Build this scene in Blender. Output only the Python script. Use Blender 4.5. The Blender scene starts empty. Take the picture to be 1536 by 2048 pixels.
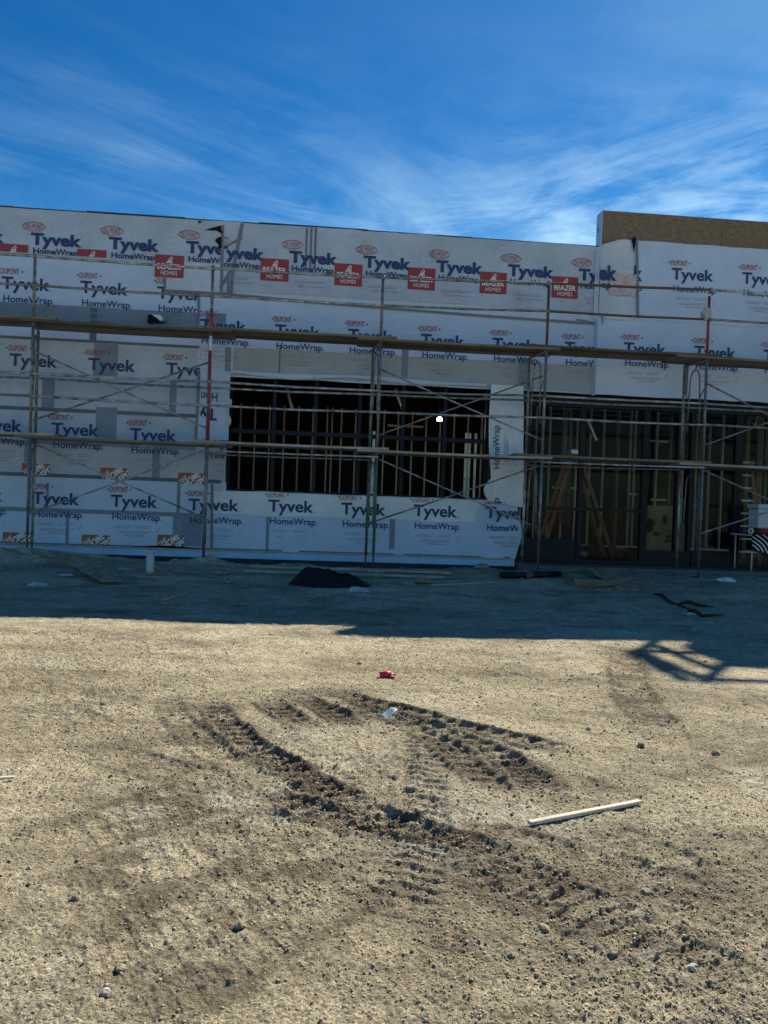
import bpy, bmesh, math, random
import numpy as np
from math import radians, sin, cos, pi
from mathutils import Vector, Matrix, Euler

random.seed(7)
SC = bpy.context.scene
COL = SC.collection

# ------------------------------------------------------------------ camera
YAW, PITCH, ROLL, EYE, FPX = 5.05, .013, .036, 1.4, 1540.0
_y = radians(YAW)
F_ = Vector((sin(_y)*cos(PITCH), cos(_y)*cos(PITCH), -sin(PITCH)))
R0 = Vector((cos(_y), -sin(_y), 0)); U0 = R0.cross(F_)
R_ = cos(ROLL)*R0 + sin(ROLL)*U0
U_ = cos(ROLL)*U0 - sin(ROLL)*R0
C_ = Vector((0, 0, EYE))
cd = bpy.data.cameras.new('camera')
cam = bpy.data.objects.new('camera', cd); COL.objects.link(cam)
cd.sensor_fit = 'HORIZONTAL'; cd.sensor_width = 36; cd.lens = 36*FPX/1536
cd.clip_start = .05; cd.clip_end = 2000
m = Matrix((R_, U_, -F_)).transposed().to_4x4(); m.translation = C_
cam.matrix_world = m
SC.camera = cam

# ------------------------------------------------------------------ light
SR, SK = .77, 1.09                                    # sun direction (SR, 1, SK)
SUN = Vector((SR, 1, SK)).normalized()
ELEV = math.asin(SUN.z); AZ = math.atan2(SUN.x, SUN.y)
sl = bpy.data.lights.new('sun', 'SUN'); sl.energy = 5.0; sl.angle = radians(.55); sl.color = (1, .925, .76)
so = bpy.data.objects.new('sun', sl); COL.objects.link(so)
so.rotation_euler = SUN.to_track_quat('Z', 'Y').to_euler(); so.location = SUN*60
W_ = bpy.data.worlds.new('World'); SC.world = W_; W_.use_nodes = True
nt = W_.node_tree; nt.nodes.clear()
def N(t, typ, **k):
    n = t.nodes.new(typ)
    for a, b in k.items():
        if a.startswith('i_'):
            n.inputs[a[2:]].default_value = b
        elif a.startswith('I'):
            n.inputs[int(a[1:])].default_value = b
        else: setattr(n, a, b)
    return n
def mathn(t, op, a, b=None, clamp=False):
    n = t.nodes.new('ShaderNodeMath'); n.operation = op; n.use_clamp = clamp
    for i, v in enumerate((a, b)):
        if v is None: continue
        if isinstance(v, (int, float)): n.inputs[i].default_value = v
        else: t.links.new(v, n.inputs[i])
    return n.outputs[0]
def mixc(t, fac, a, b, mode='MIX'):
    n = t.nodes.new('ShaderNodeMix'); n.data_type = 'RGBA'; n.blend_type = mode
    for idx, v in ((0, fac), (6, a), (7, b)):
        if isinstance(v, (int, float)): n.inputs[idx].default_value = v
        elif isinstance(v, tuple): n.inputs[idx].default_value = v if len(v) == 4 else (*v, 1)
        else: t.links.new(v, n.inputs[idx])
    return n.outputs[2]
def ramp(t, fac, pts, interp='LINEAR'):
    n = t.nodes.new('ShaderNodeValToRGB'); n.color_ramp.interpolation = interp
    while len(n.color_ramp.elements) < len(pts): n.color_ramp.elements.new(.5)
    for e, (p, c) in zip(n.color_ramp.elements, pts):
        e.position = p; e.color = c if len(c) == 4 else (*c, 1)
    t.links.new(fac, n.inputs[0]); return n.outputs[0]

sky = N(nt, 'ShaderNodeTexSky', sky_type='NISHITA', sun_disc=False, sun_elevation=ELEV, sun_rotation=AZ,
        altitude=800, air_density=1.0, dust_density=.35, ozone_density=2.2)
tc = N(nt, 'ShaderNodeTexCoord')
sep = N(nt, 'ShaderNodeSeparateXYZ'); nt.links.new(tc.outputs['Generated'], sep.inputs[0])
zc = mathn(nt, 'MAXIMUM', sep.outputs[2], .03)
zc = mathn(nt, 'ADD', zc, .10)
cx = mathn(nt, 'DIVIDE', sep.outputs[0], zc); cy = mathn(nt, 'DIVIDE', sep.outputs[1], zc)
cmb = N(nt, 'ShaderNodeCombineXYZ'); nt.links.new(cx, cmb.inputs[0]); nt.links.new(cy, cmb.inputs[1])
def cirrus(azi, sx, sy, loc, lo, hi, dist, det=10.):
    """streaks drawn out towards compass direction azi (degrees right of the wall normal)"""
    a = N(nt, 'ShaderNodeMapping'); nt.links.new(cmb.outputs[0], a.inputs[0]); a.inputs['Rotation'].default_value = (0, 0, radians(azi))
    b = N(nt, 'ShaderNodeMapping'); nt.links.new(a.outputs[0], b.inputs[0]); b.inputs['Scale'].default_value = (sx, sy, 1); b.inputs['Location'].default_value = loc
    n = N(nt, 'ShaderNodeTexNoise', i_Scale=1.0, i_Detail=det, i_Roughness=.67, i_Distortion=dist); nt.links.new(b.outputs[0], n.inputs['Vector'])
    return ramp(nt, n.outputs[0], [(lo, (0, 0, 0)), (hi, (1, 1, 1))])
def patch(scale, loc, lo, hi, base=0.):
    b = N(nt, 'ShaderNodeMapping'); nt.links.new(cmb.outputs[0], b.inputs[0]); b.inputs['Location'].default_value = loc
    n = N(nt, 'ShaderNodeTexNoise', i_Scale=scale, i_Detail=3.0, i_Roughness=.55); nt.links.new(b.outputs[0], n.inputs['Vector'])
    return ramp(nt, n.outputs[0], [(lo, (base,)*3), (hi, (1, 1, 1))])
side = mathn(nt, 'DIVIDE', sep.outputs[0], mathn(nt, 'MAXIMUM', sep.outputs[1], .05))       # >0 right of the wall normal
right = ramp(nt, mathn(nt, 'ADD', mathn(nt, 'MULTIPLY', side, .5), .5), [(.44, (.12,)*3), (.68, (1, 1, 1))])
left = ramp(nt, mathn(nt, 'ADD', mathn(nt, 'MULTIPLY', side, .5), .5), [(.48, (1, 1, 1)), (.66, (.0,)*3)])
low = ramp(nt, sep.outputs[2], [(.0, (1, 1, 1)), (.32, (1, 1, 1)), (.41, (.42,)*3), (.47, (.13,)*3), (.56, (.03,)*3)])
LA_ = mathn(nt, 'MULTIPLY', cirrus(56, 2.8, .75, (3.1, 1.7, 0), .44, .86, 1.5), left)
LA_ = mathn(nt, 'MULTIPLY', LA_, patch(1.1, (2.2, 4.4, 0), .38, .62, .06))
LB_ = mathn(nt, 'MULTIPLY', cirrus(-64, 2.7, 1.5, (7.1, 0.7, 2), .42, .80, 1.3), right)
LC_ = mathn(nt, 'MULTIPLY', cirrus(20, 3.0, 2.2, (1.1, 5.7, 4), .40, .8, 1.0), right)
cm = mathn(nt, 'ADD', mathn(nt, 'MULTIPLY', LA_, 1.1), mathn(nt, 'ADD', mathn(nt, 'MULTIPLY', LB_, .9), mathn(nt, 'MULTIPLY', LC_, .5)))
cm = mathn(nt, 'MULTIPLY', cm, low); cm = mathn(nt, 'MULTIPLY', cm, .80, True)
hs = N(nt, 'ShaderNodeHueSaturation'); hs.inputs['Saturation'].default_value = 1.40
nt.links.new(sky.outputs[0], hs.inputs['Color'])
skyc = mixc(nt, 1.0, hs.outputs[0], (.50, 1.00, 1.14), 'MULTIPLY')
cl = mixc(nt, 1.0, sky.outputs[0], (3.3, 3.1, 2.2), 'MULTIPLY')
out = mixc(nt, cm, skyc, cl)
bg = N(nt, 'ShaderNodeBackground'); bg.inputs[1].default_value = .060
nt.links.new(out, bg.inputs[0])
wo = N(nt, 'ShaderNodeOutputWorld'); nt.links.new(bg.outputs[0], wo.inputs[0])
SC.view_settings.view_transform = 'Standard'; SC.view_settings.look = 'None'
SC.view_settings.exposure = .6; SC.view_settings.gamma = 1; SC.view_settings.use_curve_mapping = False
SC.render.engine = 'CYCLES'
try: SC.cycles.max_bounces = 8; SC.cycles.diffuse_bounces = 5; SC.cycles.use_denoising = True
except Exception: pass

# ------------------------------------------------------------------ survey helpers
def WP(px, py, Y):
    """where the sight line of a point of the photograph meets the vertical plane Y"""
    d = F_ + R_*((px-768)/FPX) - U_*((py-1024)/FPX)
    q = C_ + d*(Y/d.y); return q.x, q.z
def GP(px, py, z=0.):
    d = F_ + R_*((px-768)/FPX) - U_*((py-1024)/FPX)
    q = C_ + d*((z-EYE)/d.z); return q.x, q.y

# ------------------------------------------------------------------ materials
M = {}
def mat(name, col, rough=.8, metal=0., bump=0., bscale=40., var=0., vscale=6., spec=.3, stretch=None, col2=None, det=6.):
    mt = bpy.data.materials.new(name); mt.use_nodes = True; t = mt.node_tree
    b = t.nodes['Principled BSDF']; b.inputs['Roughness'].default_value = rough; b.inputs['Metallic'].default_value = metal
    b.inputs['Specular IOR Level'].default_value = spec
    b.inputs['Base Color'].default_value = (*col, 1)
    tcn = N(t, 'ShaderNodeTexCoord'); vec = tcn.outputs['Object']
    if stretch:
        mpn = N(t, 'ShaderNodeMapping'); mpn.inputs['Scale'].default_value = stretch
        t.links.new(vec, mpn.inputs[0]); vec = mpn.outputs[0]
    if var > 0 or col2:
        nz = N(t, 'ShaderNodeTexNoise', i_Scale=vscale, i_Detail=det, i_Roughness=.6); t.links.new(vec, nz.inputs['Vector'])
        f = ramp(t, nz.outputs[0], [(.35, (0, 0, 0)), (.68, (1, 1, 1))])
        c2 = col2 or tuple(max(0, c*(1-var)) for c in col)
        t.links.new(mixc(t, f, col, c2), b.inputs['Base Color'])
        rr = mathn(t, 'MULTIPLY', nz.outputs[0], .3); rr = mathn(t, 'ADD', rr, rough-.15, True)
        t.links.new(rr, b.inputs['Roughness'])
    if bump > 0:
        nb = N(t, 'ShaderNodeTexNoise', i_Scale=bscale, i_Detail=5.0, i_Roughness=.6); t.links.new(vec, nb.inputs['Vector'])
        bp = N(t, 'ShaderNodeBump'); bp.inputs['Strength'].default_value = bump; bp.inputs['Distance'].default_value = .01
        t.links.new(nb.outputs[0], bp.inputs['Height']); t.links.new(bp.outputs[0], b.inputs['Normal'])
    M[name] = mt; return mt

def wrap_mat(name, col, dirt=.25, wr=.5):
    """non-woven sheet: faint mottling, scattered scuffs and fine creases"""
    mt = bpy.data.materials.new(name); mt.use_nodes = True; t = mt.node_tree
    b = t.nodes['Principled BSDF']; b.inputs['Roughness'].default_value = .62; b.inputs['Specular IOR Level'].default_value = .25
    vec = N(t, 'ShaderNodeTexCoord').outputs['Object']
    a = N(t, 'ShaderNodeTexNoise', i_Scale=1.1, i_Detail=5.0, i_Roughness=.6); t.links.new(vec, a.inputs['Vector'])
    c = mixc(t, ramp(t, a.outputs[0], [(.35, (0, 0, 0)), (.7, (1, 1, 1))]), col, tuple(x*(1-dirt*.6) for x in col))
    s = N(t, 'ShaderNodeTexVoronoi', i_Scale=4.2); s.inputs['Randomness'].default_value = 1
    mpn = N(t, 'ShaderNodeMapping'); mpn.inputs['Scale'].default_value = (.7, 1, 1.5); t.links.new(vec, mpn.inputs[0])
    t.links.new(mpn.outputs[0], s.inputs['Vector'])
    sc = ramp(t, s.outputs['Distance'], [(.04, (1, 1, 1)), (.10, (0, 0, 0))])
    gate = N(t, 'ShaderNodeTexNoise', i_Scale=2.3, i_Detail=2.0); t.links.new(vec, gate.inputs['Vector'])
    gg = ramp(t, gate.outputs[0], [(.48, (0, 0, 0)), (.6, (1, 1, 1))])
    sc = mathn(t, 'MULTIPLY', sc, gg); sc = mathn(t, 'MULTIPLY', sc, .5)
    c = mixc(t, sc, c, tuple(x*.45 for x in col))
    st = N(t, 'ShaderNodeTexNoise', i_Scale=3.0, i_Detail=8.0, i_Roughness=.7)
    mp2 = N(t, 'ShaderNodeMapping'); mp2.inputs['Scale'].default_value = (1, 1, .35); t.links.new(vec, mp2.inputs[0])
    t.links.new(mp2.outputs[0], st.inputs['Vector'])
    sg = ramp(t, st.outputs[0], [(.58, (0, 0, 0)), (.78, (1, 1, 1))]); sg = mathn(t, 'MULTIPLY', sg, dirt*1.6, True)
    c = mixc(t, sg, c, (.42, .38, .33))
    t.links.new(c, b.inputs['Base Color'])
    w1 = N(t, 'ShaderNodeTexNoise', i_Scale=5.0, i_Detail=6.0, i_Roughness=.62, i_Distortion=1.4); t.links.new(vec, w1.inputs['Vector'])
    w2 = N(t, 'ShaderNodeTexNoise', i_Scale=60.0, i_Detail=3.0); t.links.new(vec, w2.inputs['Vector'])
    rg = mathn(t, 'SUBTRACT', w1.outputs[0], .5); rg = mathn(t, 'ABSOLUTE', rg)
    hh = mathn(t, 'ADD', mathn(t, 'MULTIPLY', rg, 1.0), mathn(t, 'MULTIPLY', w2.outputs[0], .05))
    bp = N(t, 'ShaderNodeBump'); bp.inputs['Strength'].default_value = wr; bp.inputs['Distance'].default_value = .06
    t.links.new(hh, bp.inputs['Height']); t.links.new(bp.outputs[0], b.inputs['Normal'])
    M[name] = mt; return mt

def tape_mat():
    mt = bpy.data.materials.new('seam_tape'); mt.use_nodes = True; t = mt.node_tree
    b = t.nodes['Principled BSDF']; b.inputs['Roughness'].default_value = .45
    vec = N(t, 'ShaderNodeTexCoord').outputs['Object']
    mpn = N(t, 'ShaderNodeMapping'); mpn.inputs['Rotation'].default_value = (0, radians(38), 0); t.links.new(vec, mpn.inputs[0])
    w = N(t, 'ShaderNodeTexWave', i_Scale=9.0, i_Distortion=2.5, i_Detail=2.0); w.bands_direction = 'Z'; t.links.new(mpn.outputs[0], w.inputs['Vector'])
    f = ramp(t, w.outputs[0], [(.35, (0, 0, 0)), (.6, (1, 1, 1))])
    t.links.new(mixc(t, f, (.25, .28, .31), (.07, .08, .10)), b.inputs['Base Color'])
    M['tape'] = mt
tape_mat()
wrap_mat('wrap', (.54, .66, .84), .18, .6)
wrap_mat('wrap_old', (.50, .59, .71), .38, .8)
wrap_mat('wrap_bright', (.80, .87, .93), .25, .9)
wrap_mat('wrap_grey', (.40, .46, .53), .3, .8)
wrap_mat('wrap_crumpled', (.60, .69, .80), .35, 1.0)
mat('seam_grey', (.22, .28, .35), .7, var=.2, vscale=3)
mat('seam_grey_dark', (.13, .17, .22), .7, var=.25, vscale=3)
mat('sheathing', (.045, .045, .05), .9, bump=.4)
mat('torn', (.006, .006, .007), .9)
mat('ink_navy', (.028, .055, .16), .6)
mat('ink_grey', (.27, .32, .42), .6)
mat('ink_red', (.38, .07, .07), .6)
mat('print_red', (.34, .055, .065), .6, var=.15, vscale=9)
mat('print_orange', (.38, .13, .065), .6, var=.15, vscale=9)
mat('print_white', (.75, .78, .8), .6)
mat('print_faded', (.46, .28, .29), .6, var=.55, vscale=11, col2=(.62, .60, .62))
mat('osb', (.25, .19, .125), .85, bump=.4, bscale=60, vscale=9, col2=(.15, .105, .07), stretch=(1, 1, 2.6), det=10.)
mat('foam_board', (.42, .58, .78), .5)
mat('galvanised', (.92, .92, .92), .30, .6, var=.22, vscale=2.5, stretch=(1, 1, .2), spec=.5)
mat('galvanised_dull', (.5, .5, .46), .5, .6, var=.3, vscale=7)
mat('stud_steel', (.82, .80, .71), .6, .0, var=.3, vscale=5, stretch=(1, 1, .3))
mat('stud_steel_bright', (.62, .68, .68), .42, .5, var=.25, vscale=5)
mat('stud_wood', (.20, .16, .11), .8, var=.3, vscale=5, stretch=(8, 8, 1))
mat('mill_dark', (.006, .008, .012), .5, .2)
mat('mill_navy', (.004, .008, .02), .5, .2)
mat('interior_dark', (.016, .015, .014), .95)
mat('concrete', (.16, .155, .145), .9, bump=.4, bscale=18, var=.35, vscale=2.5)
mat('footing', (.07, .07, .068), .95, bump=.5, bscale=14, var=.4, vscale=4)
mat('tube_grey', (.32, .335, .33), .5, .45, bump=.2, bscale=90, vscale=9, col2=(.10, .095, .085), stretch=(1, 1, 1))
mat('tube_light', (.52, .53, .52), .45, .5, bump=.2, bscale=90, vscale=7, col2=(.13, .12, .11))
mat('tube_green', (.055, .16, .115), .55, .1, vscale=14, col2=(.10, .12, .11))
mat('tube_red', (.33, .035, .05), .5, .1, vscale=14, col2=(.20, .05, .055))
mat('tube_rust', (.16, .085, .06), .75, .2, vscale=14, col2=(.09, .075, .065))
mat('tube_bluegrey', (.08, .11, .15), .55, .3, vscale=14, col2=(.22, .25, .27))
mat('tube_white', (.62, .64, .65), .5)
mat('plank', (.24, .205, .145), .88, bump=.5, bscale=14, vscale=3.5, col2=(.13, .105, .07), stretch=(.6, 6, 6), det=9.)
mat('plank_pale', (.50, .47, .40), .88, bump=.5, bscale=14, vscale=3.5, col2=(.22, .19, .15), stretch=(.6, 6, 6), det=9.)
mat('plank_dark', (.15, .12, .08), .9, bump=.5, bscale=14, vscale=3.5, col2=(.08, .06, .04), stretch=(.6, 6, 6), det=9.)
mat('plywood', (.42, .31, .20), .8, bump=.3, bscale=20, vscale=2.2, col2=(.20, .13, .07), stretch=(4, 1, 1))
mat('plywood_door', (.36, .27, .16), .75, bump=.1, vscale=1.9, col2=(.22, .155, .09), stretch=(1.2, 1, 2.0))
mat('stain', (.05, .035, .02), .8)
mat('lath', (.68, .62, .52), .7, bump=.3, bscale=20, vscale=4, col2=(.5, .44, .35), stretch=(1, 8, 8))
mat('black_plastic', (.006, .006, .006), .5, bump=.9, bscale=7, spec=.35)
mat('pvc', (.55, .57, .58), .45, var=.2)
mat('orange_ladder', (.46, .16, .08), .55, var=.3)
mat('ladder_blue', (.05, .09, .16), .55, var=.2)
mat('aluminium', (.6, .62, .64), .35, .85)
mat('foil', (.7, .72, .72), .3, .9)
mat('paper_white', (.78, .8, .85), .7, bump=.5, bscale=30)
mat('rag', (.55, .55, .55), .85, bump=.6, bscale=30, var=.3)
mat('cup_red', (.62, .03, .05), .45)
mat('cup_pink', (.80, .20, .28), .45)
mat('bin_white', (.55, .60, .66), .5)
mat('red_cloth', (.28, .04, .04), .8)
mat('black_cloth', (.012, .012, .014), .85)
mat('rock', (.36, .30, .21), .9, bump=.9, bscale=35, vscale=12, col2=(.22, .18, .13))
mat('rock_pale', (.52, .49, .43), .85, bump=.6, bscale=35, vscale=12, col2=(.36, .33, .28))
mat('scrap_brown', (.05, .035, .025), .9, bump=.5)

def glass_mat():
    mt = bpy.data.materials.new('glass'); mt.use_nodes = True; t = mt.node_tree; t.nodes.clear()
    o = N(t, 'ShaderNodeOutputMaterial'); tr = N(t, 'ShaderNodeBsdfTransparent'); tr.inputs[0].default_value = (.84, .87, .87, 1)
    g = N(t, 'ShaderNodeBsdfGlossy'); g.inputs['Roughness'].default_value = .04
    fr = N(t, 'ShaderNodeFresnel'); fr.inputs[0].default_value = 1.16
    mx = N(t, 'ShaderNodeMixShader'); t.links.new(fr.outputs[0], mx.inputs[0]); t.links.new(tr.outputs[0], mx.inputs[1]); t.links.new(g.outputs[0], mx.inputs[2])
    t.links.new(mx.outputs[0], o.inputs[0]); M['glass'] = mt
glass_mat()
def bulb_mat():
    mt = bpy.data.materials.new('lit_bulb'); mt.use_nodes = True; t = mt.node_tree; t.nodes.clear()
    o = N(t, 'ShaderNodeOutputMaterial'); e = N(t, 'ShaderNodeEmission'); e.inputs[0].default_value = (1, .93, .72, 1); e.inputs[1].default_value = 9
    t.links.new(e.outputs[0], o.inputs[0]); M['bulb'] = mt
bulb_mat()

def ground_mat():
    mt = bpy.data.materials.new('dry_soil'); mt.use_nodes = True; t = mt.node_tree
    b = t.nodes['Principled BSDF']; b.inputs['Roughness'].default_value = .95; b.inputs['Specular IOR Level'].default_value = .12
    vec = N(t, 'ShaderNodeTexCoord').outputs['Object']
    big = N(t, 'ShaderNodeTexNoise', i_Scale=.55, i_Detail=6.0, i_Roughness=.62, i_Distortion=.6)
    mpn = N(t, 'ShaderNodeMapping'); mpn.inputs['Scale'].default_value = (.75, 1.15, 1); mpn.inputs['Rotation'].default_value = (0, 0, .25)
    t.links.new(vec, mpn.inputs[0]); t.links.new(mpn.outputs[0], big.inputs['Vector'])
    c = mixc(t, ramp(t, big.outputs[0], [(.34, (0, 0, 0)), (.66, (1, 1, 1))]), (.74, .645, .45), (.50, .425, .285))
    mid = N(t, 'ShaderNodeTexNoise', i_Scale=9.0, i_Detail=8.0, i_Roughness=.7); t.links.new(vec, mid.inputs['Vector'])
    c = mixc(t, mathn(t, 'MULTIPLY', ramp(t, mid.outputs[0], [(.45, (0, 0, 0)), (.72, (1, 1, 1))]), .55), c, (.20, .165, .12))
    pale = N(t, 'ShaderNodeTexNoise', i_Scale=1.3, i_Detail=7.0, i_Roughness=.65, i_Distortion=.4); 
    mp3 = N(t, 'ShaderNodeMapping'); mp3.inputs['Location'].default_value = (5, 2, 0); t.links.new(vec, mp3.inputs[0]); t.links.new(mp3.outputs[0], pale.inputs['Vector'])
    c = mixc(t, mathn(t, 'MULTIPLY', ramp(t, pale.outputs[0], [(.56, (0, 0, 0)), (.74, (1, 1, 1))]), .7), c, (.82, .76, .61))
    gr = N(t, 'ShaderNodeTexVoronoi', i_Scale=110.0); t.links.new(vec, gr.inputs['Vector'])
    c = mixc(t, .55, c, mixc(t, 1.0, c, ramp(t, N_sep(t, gr.outputs['Color']), [(0, (.25,)*3), (.5, (1,)*3), (1, (1.6,)*3)]), 'MULTIPLY'))
    br = N(t, 'ShaderNodeTexNoise', i_Scale=1.7, i_Detail=10.0, i_Roughness=.72, i_Distortion=.6)
    mp4 = N(t, 'ShaderNodeMapping'); mp4.inputs['Location'].default_value = (9, 4, 0); mp4.inputs['Scale'].default_value = (.55, 1.2, 1); mp4.inputs['Rotation'].default_value = (0, 0, -.3); t.links.new(vec, mp4.inputs[0]); t.links.new(mp4.outputs[0], br.inputs['Vector'])
    c = mixc(t, mathn(t, 'MULTIPLY', ramp(t, br.outputs[0], [(.46, (0, 0, 0)), (.64, (1, 1, 1))]), .75), c, (.22, .18, .13))
    at = N(t, 'ShaderNodeAttribute'); at.attribute_name = 'turned'
    c = mixc(t, mathn(t, 'MULTIPLY', at.outputs['Fac'], 1.0, True), c, (.17, .135, .095))
    pa = N(t, 'ShaderNodeAttribute'); pa.attribute_name = 'dust'
    c = mixc(t, mathn(t, 'MULTIPLY', pa.outputs['Fac'], .8, True), c, (.84, .79, .66))
    t.links.new(c, b.inputs['Base Color'])
    b1 = N(t, 'ShaderNodeTexNoise', i_Scale=55.0, i_Detail=8.0, i_Roughness=.72); t.links.new(vec, b1.inputs['Vector'])
    bp = N(t, 'ShaderNodeBump'); bp.inputs['Strength'].default_value = 1.0; bp.inputs['Distance'].default_value = .03
    t.links.new(b1.outputs[0], bp.inputs['Height'])
    b2 = N(t, 'ShaderNodeBump'); b2.inputs['Strength'].default_value = .9; b2.inputs['Distance'].default_value = .007
    t.links.new(gr.outputs['Distance'], b2.inputs['Height']); b2.invert = True
    t.links.new(bp.outputs[0], b2.inputs['Normal'])
    t.links.new(b2.outputs[0], b.inputs['Normal'])
    M['soil'] = mt
def N_sep(t, col):
    s = t.nodes.new('ShaderNodeSeparateColor'); t.links.new(col, s.inputs[0]); return s.outputs[0]
ground_mat()
mat('clod', (.40, .33, .215), .95, bump=.8, bscale=80, vscale=3, col2=(.25, .20, .13))
mat('pebble', (.56, .48, .33), .95, bump=.4, bscale=80, vscale=30, col2=(.26, .21, .14), det=2.)

# ------------------------------------------------------------------ mesh helpers
def link(name, me, parent=None, loc=None):
    o = bpy.data.objects.new(name, me); COL.objects.link(o)
    if parent: o.parent = parent
    if loc is not None: o.location = loc
    return o
def tag(o, label, cat=None, group=None, kind=None):
    if label: o['label'] = label
    if cat: o['category'] = cat
    if group: o['group'] = group
    if kind: o['kind'] = kind
    return o
def empty(name, loc, label, cat, group=None):
    o = link(name, None, None, loc); o.empty_display_size = .1
    return tag(o, label, cat, group)
class MB:
    """collects shapes for ONE mesh; coordinates are world, origin subtracted at build"""
    def __init__(s): s.v = []; s.f = []; s.m = []; s.mats = []; s.smooth = []
    def _mi(s, mname):
        if mname not in s.mats: s.mats.append(mname)
        return s.mats.index(mname)
    def add(s, vs, fs, mname, smooth=False):
        k = len(s.v); s.v += [tuple(p) for p in vs]; i = s._mi(mname)
        for f in fs: s.f.append(tuple(a+k for a in f)); s.m.append(i); s.smooth.append(smooth)
        return s
    def box(s, x0, x1, y0, y1, z0, z1, mname):
        vs = [(x0,y0,z0),(x1,y0,z0),(x1,y1,z0),(x0,y1,z0),(x0,y0,z1),(x1,y0,z1),(x1,y1,z1),(x0,y1,z1)]
        return s.add(vs, [(0,3,2,1),(4,5,6,7),(0,1,5,4),(1,2,6,5),(2,3,7,6),(3,0,4,7)], mname)
    def obox(s, a, b, w, h, mname, up=Vector((0,0,1))):
        """box beam from a to b, w sideways, h along 'up'"""
        a = Vector(a); b = Vector(b); d = (b-a).normalized(); sd = d.cross(up).normalized()*(w/2); u = sd.cross(d).normalized()*(h/2)
        vs = [a-sd-u, a+sd-u, a+sd+u, a-sd+u, b-sd-u, b+sd-u, b+sd+u, b-sd+u]
        return s.add(vs, [(0,1,2,3),(7,6,5,4),(0,4,5,1),(1,5,6,2),(2,6,7,3),(3,7,4,0)], mname)
    def tube(s, pts, r, mname, n=8, cap=True):
        pts = [Vector(p) for p in pts]; vs = []; fs = []
        rs = r if isinstance(r, (list, tuple)) else [r]*len(pts)
        t0 = (pts[1]-pts[0]).normalized(); ref = Vector((0,0,1)) if abs(t0.z) < .9 else Vector((1,0,0))
        for i, p in enumerate(pts):
            t = (pts[min(i+1, len(pts)-1)]-pts[max(i-1, 0)]).normalized()
            a = t.cross(ref).normalized(); b = t.cross(a).normalized()
            for k in range(n):
                an = 2*pi*k/n; vs.append(p + (a*cos(an)+b*sin(an))*rs[i])
        for i in range(len(pts)-1):
            for k in range(n): fs.append((i*n+k, i*n+(k+1)%n, (i+1)*n+(k+1)%n, (i+1)*n+k))
        if cap: fs.append(tuple(range(n-1, -1, -1))); fs.append(tuple((len(pts)-1)*n+k for k in range(n)))
        return s.add(vs, fs, mname, True)
    def grid(s, fn, nu, nv, mname, smooth=True):
        vs = [fn(i/nu, j/nv) for j in range(nv+1) for i in range(nu+1)]
        fs = [(j*(nu+1)+i, j*(nu+1)+i+1, (j+1)*(nu+1)+i+1, (j+1)*(nu+1)+i) for j in range(nv) for i in range(nu)]
        return s.add(vs, fs, mname, smooth)
    def build(s, name, parent=None, origin=(0,0,0), bevel=0, solid=0, local=False):
        """origin: parent's world location (parents are never rotated); local: vertices are already local"""
        me = bpy.data.meshes.new(name); o_ = Vector(origin)
        me.from_pydata([tuple(Vector(p)-o_) for p in s.v] if not local else s.v, [], s.f)
        for q in s.mats: me.materials.append(M[q])
        me.polygons.foreach_set('material_index', s.m); me.polygons.foreach_set('use_smooth', s.smooth); me.update()
        if bevel or solid:
            bm = bmesh.new(); bm.from_mesh(me)
            if bevel: bmesh.ops.bevel(bm, geom=bm.edges[:], offset=bevel, segments=1, affect='EDGES', profile=.5)
            if solid: bmesh.ops.solidify(bm, geom=bm.faces[:], thickness=solid)
            bm.to_mesh(me); bm.free()
        return link(name, me, parent, None if parent else o_)
def thing_mesh(mb, name, loc, label, cat, group=None, **k):
    o = mb.build(name, None, loc, **k); return tag(o, label, cat, group)

# ------------------------------------------------------------------ noise (numpy)
def vnoise(x, y, seed=0):
    x = np.asarray(x, float); y = np.asarray(y, float)
    xi = np.floor(x); yi = np.floor(y); fx = x-xi; fy = y-yi
    fx = fx*fx*(3-2*fx); fy = fy*fy*(3-2*fy)
    def h(a, b):
        a = a.astype(np.int64); b = b.astype(np.int64)
        n = (a*374761393 + b*668265263 + seed*2147483647*3) & 0xffffffff
        n = ((n ^ (n >> 13))*1274126177) & 0xffffffff
        return ((n ^ (n >> 16)) & 0xffff)/65535.
    return (h(xi, yi)*(1-fx)+h(xi+1, yi)*fx)*(1-fy)+(h(xi, yi+1)*(1-fx)+h(xi+1, yi+1)*fx)*fy
def fbm(x, y, octv=4, seed=0, gain=.5):
    s = 0; a = 1; t = 0
    for i in range(octv):
        s = s + a*(vnoise(x*2**i+i*17.3, y*2**i-i*9.1, seed+i)-.5); t += a; a *= gain
    return s/t*2
def sm(a, b, x):
    t = np.clip((x-a)/(b-a), 0, 1); return t*t*(3-2*t)

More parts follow.
